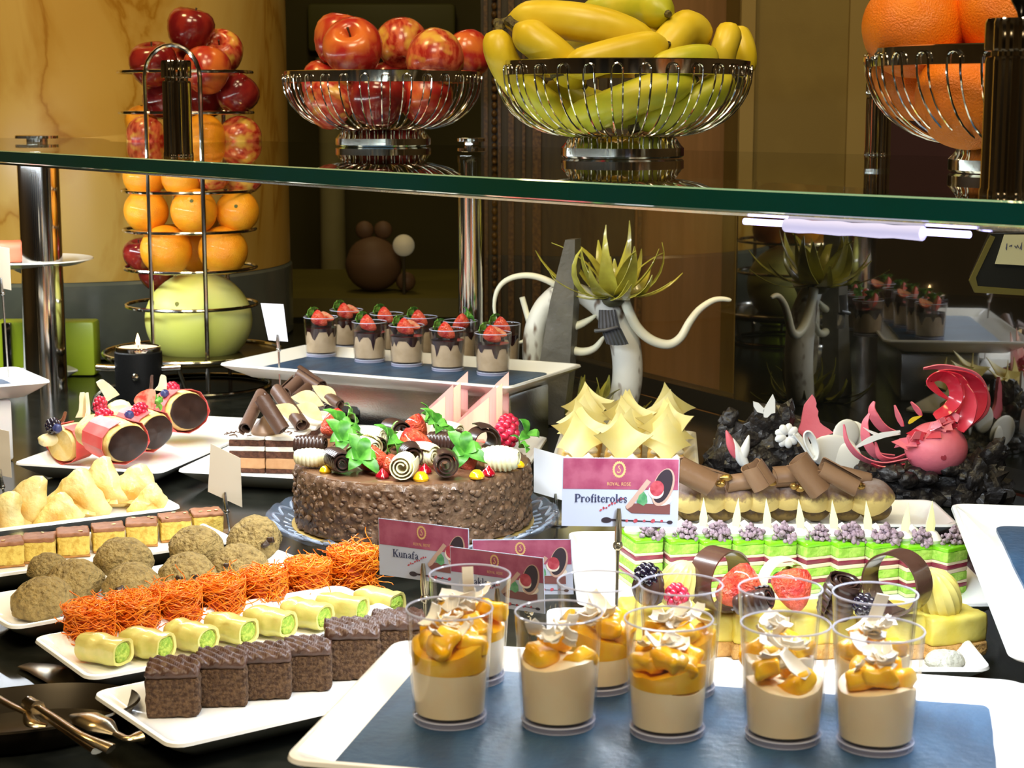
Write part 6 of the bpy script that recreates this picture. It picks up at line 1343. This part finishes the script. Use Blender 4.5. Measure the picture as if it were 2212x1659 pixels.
O('plate',MB().lathe([(0,q.z-.006),(.03,q.z-.012),(.085,q.z-.004),(.108,q.z+.004),(.107,q.z+.006),(.082,q.z),(0,q.z-.002)],48),porcelain,cs)
O('pedestal',MB().lathe([(.055,0),(.055,.004),(.016,.012),(.013,q.z-.02),(.032,q.z-.010)],32),porcelain,cs)
o=O('salmon_cake',MB().rbox(.09,.06,.034,.006,6,.002,60,2),pm('salmon_icing',(.75,.16,.08),.5),None,TR(q.x-.01,q.y,q.z+.0015,0,0,.2)); tag(o,'salmon orange cake on the white footed plate at the left edge','cake')
gb=T('lime_box','lime green box with a black bar at the left edge','container',TR(px_x(60,3.02),3.02+.10,.0006))  # just a lime coloured box with a bar, no lamp in it
O('box',MB().rbox(.18,.05,.098,.006,4),pm('lime_acrylic',(.36,.50,.02),.35,c2=(.45,.58,.04),ns=8),gb); O('bar',MB().rbox(.016,.012,.085,.002,4,M=TR(-.062,-.032,.012)),blackcoat,gb)
# brown chocolate bear on a far table
ftb=O('far_table',MB().box(1.5,1.0,.06,TR(-.55,6.0,-.15)).box(1.4,.9,.85,TR(-.55,6.0,-.60)),pm('far_table_top',(.12,.10,.015),.5,c2=(.15,.125,.02),ns=3),smooth=False); tag(ftb,'olive buffet table in the dim hall behind the glass','table')
bb=pm('bear_brown',(.14,.075,.035),.6); q=D(808,640,5.7); br=T('chocolate_bear','brown chocolate teddy bear shape blurred on the far table','sculpture',TR(q.x,q.y,-.119))
zb=lambda py:D(808,py,5.7).z+.119
O('body',MB().ball(.092,.085,.085,TR(0,0,max(.085,zb(640))),14,22),bb,br); O('head',MB().ball(.085,.08,.082,TR(-.002,0,zb(565)),14,22),bb,br)
for s in (-1,1): O('ear',MB().ball(.030,.02,.030,TR(.002+s*.030,0,zb(497)),8,14),bb,br)
O('paw',MB().ball(.032,.03,.032,TR(.105,-.02,max(.034,zb(636))),8,14),bb,br)
q=D(872,530,5.62); sb=T('white_ball_stand','small faintly glowing ball on a rod beside the far brown bear','ornament',TR(q.x,q.y,-.119)); O('ball',MB().ball(.035,None,None,TR(0,0,q.z+.119),12,18),pm('glowing_ball',(.75,.66,.42),.5,emit=.10),sb); O('rod',MB().tube([(0,0,0),(0,0,q.z+.119)],.005,8),pm('rod_dark',(.05,.04,.02),.5),sb)  # a faint glow is put into the ball though it is no lamp
q=px_x(720,6.9); o=O('pale_column',MB().lathe([(.05,-1.05),(.05,.62),(.056,.64),(.056,.66),(.0,.66)],24,TR(q,6.9,0)),pm('pale_stone_column',(.30,.26,.10),.7,c2=(.36,.32,.14),ns=4)); tag(o,'pale slim column far behind in the dim hall','column')
o=O('wall_panel',MB().rbox(.62,.05,.20,.02,4,M=TR(px_x(830,7.5),7.5,.70)),pm('green_panel',(.10,.095,.018),.6)); tag(o,'olive wall panel high in the far hall','panel')
# framed note hanging before the screen at the right edge
c0=D(2112,508,2.12); fn_=T('framed_note','dark framed note with scribbles at the right edge behind the shelf','sign',Matrix.Translation(c0)); FI=fn_.matrix_basis.inverted()
def quadbox(pts,Y,th,name,mat,**k):
    P=[D(x,y,Y) for x,y in pts]; Q=[p+V((0,th,0)) for p in P]; n=len(P); return O(name,MB().add(P+Q,[tuple(range(n)),tuple(range(2*n-1,n-1,-1))]+[(i+n,(i+1)%n+n,(i+1)%n,i) for i in range(n)]),mat,fn_,FI,False,**k)
quadbox([(2098,600),(2140,505),(2330,500),(2330,640),(2108,625)],2.03,.010,'frame',pm('frame_black',(.008,.008,.006),.35))
quadbox([(2094,606),(2106,632),(2330,646),(2330,634),(2112,618),(2108,600),(2150,512),(2140,508)],2.028,.004,'frame_edge',pm('frame_olive_edge',(.09,.075,.015),.4))
quadbox([(2150,570),(2170,507),(2330,507),(2330,580)],2.026,.002,'paper',pm('note_paper',(.42,.40,.24),.6))
mb=MB()
for x0,pts in ((2173,((0,537),(2,526),(1,540))),(2180,((0,532),(6,529),(4,533))),(2192,((0,531),(3,536),(6,529),(8,535))),(2203,((0,538),(4,524),(3,540)))): mb.tube([D(x0+x,y,2.0255) for x,y in pts],.0006,4)
O('scribble',mb,navy,fn_,FI,False)
# ================================================================= SERVING TOOLS at the lower left corner
dm=pm('dark_tray_metal',(.030,.022,.012),.25,metal=.6,c2=(.04,.03,.016),ns=20)
c=G(150,1570,.0); c=G(52,1590,0); cut=T('cutlery_tray','dark oval tray with serving tools at the lower left corner','tray',TR(c.x,c.y,.0006,0,0,.35))
O('basin',MB().lathe([(.100,.0),(.112,.004),(.128,.020),(.134,.026),(.132,.028),(.124,.021),(.108,.006),(0,.005)],64,None,lambda p,a:V((p.x*.66,p.y*.40,p.z*.8))),dm,cut)
steelw=pm('warm_steel',(.55,.46,.32),.22,metal=1)
def tool(name,lab,cat,parts): 
    o=T(name,lab,cat,Matrix.Translation(parts[0][1][0])); I=o.matrix_basis.inverted()
    for nm,pts,rad,sq in parts: O(nm,MB().tube(smoothpath(pts,5),[rad]*((len(pts)-1)*5+1) if not isinstance(rad,list) else [rad[min(int(i/5),len(rad)-2)]+(rad[min(int(i/5)+1,len(rad)-1)]-rad[min(int(i/5),len(rad)-2)])*((i%5)/5) if i<(len(pts)-1)*5 else rad[-1] for i in range((len(pts)-1)*5+1)],10,None,sq),steelw,o,I)
    return o
z=.030
def gp(*a): return [G(x,y,zz) for x,y,zz in a]
tool('serving_tongs','bronze lit steel serving tongs across the lower left tray','tongs',[('tong_arm',gp((60,1522,.036),(95,1545,.036),(150,1583,.036),(212,1620,.032)),[.0030,.0034,.0034,.0060],.5),('tong_arm',gp((80,1526,.044),(120,1552,.043),(175,1588,.042),(240,1618,.036)),[.0030,.0034,.0034,.0060],.5),('hinge',gp((62,1520,.040),(72,1527,.041),(82,1530,.042)),.0058,1)])
tool('serving_spoon','dark steel serving spoon behind the tongs','spoon',[('bowl',gp((155,1545,.036),(185,1553,.037),(218,1568,.036),(250,1585,.034)),[.003,.012,.012,.003],.35),('handle',gp((250,1585,.034),(275,1596,.034),(305,1590,.034)),[.0030,.0034,.0060],.6)])
tool('cake_server','long flat cake server lying behind the lower left tray','cake server',[('blade',gp((52,1436,.003),(110,1450,.004),(200,1500,.004),(262,1556,.004)),[.008,.016,.018,.014],.10),('handle',gp((262,1556,.004),(290,1580,.006),(315,1602,.006)),[.008,.005,.004],.6)])
tool('serving_fork','steel fork handle entering from the lower left corner','fork',[('handle',gp((-20,1500,.040),(20,1522,.040),(58,1540,.039)),[.004,.0035,.003],.5),('tines',gp((58,1540,.039),(70,1562,.038),(100,1568,.037)),[.003,.006,.002],.4)])
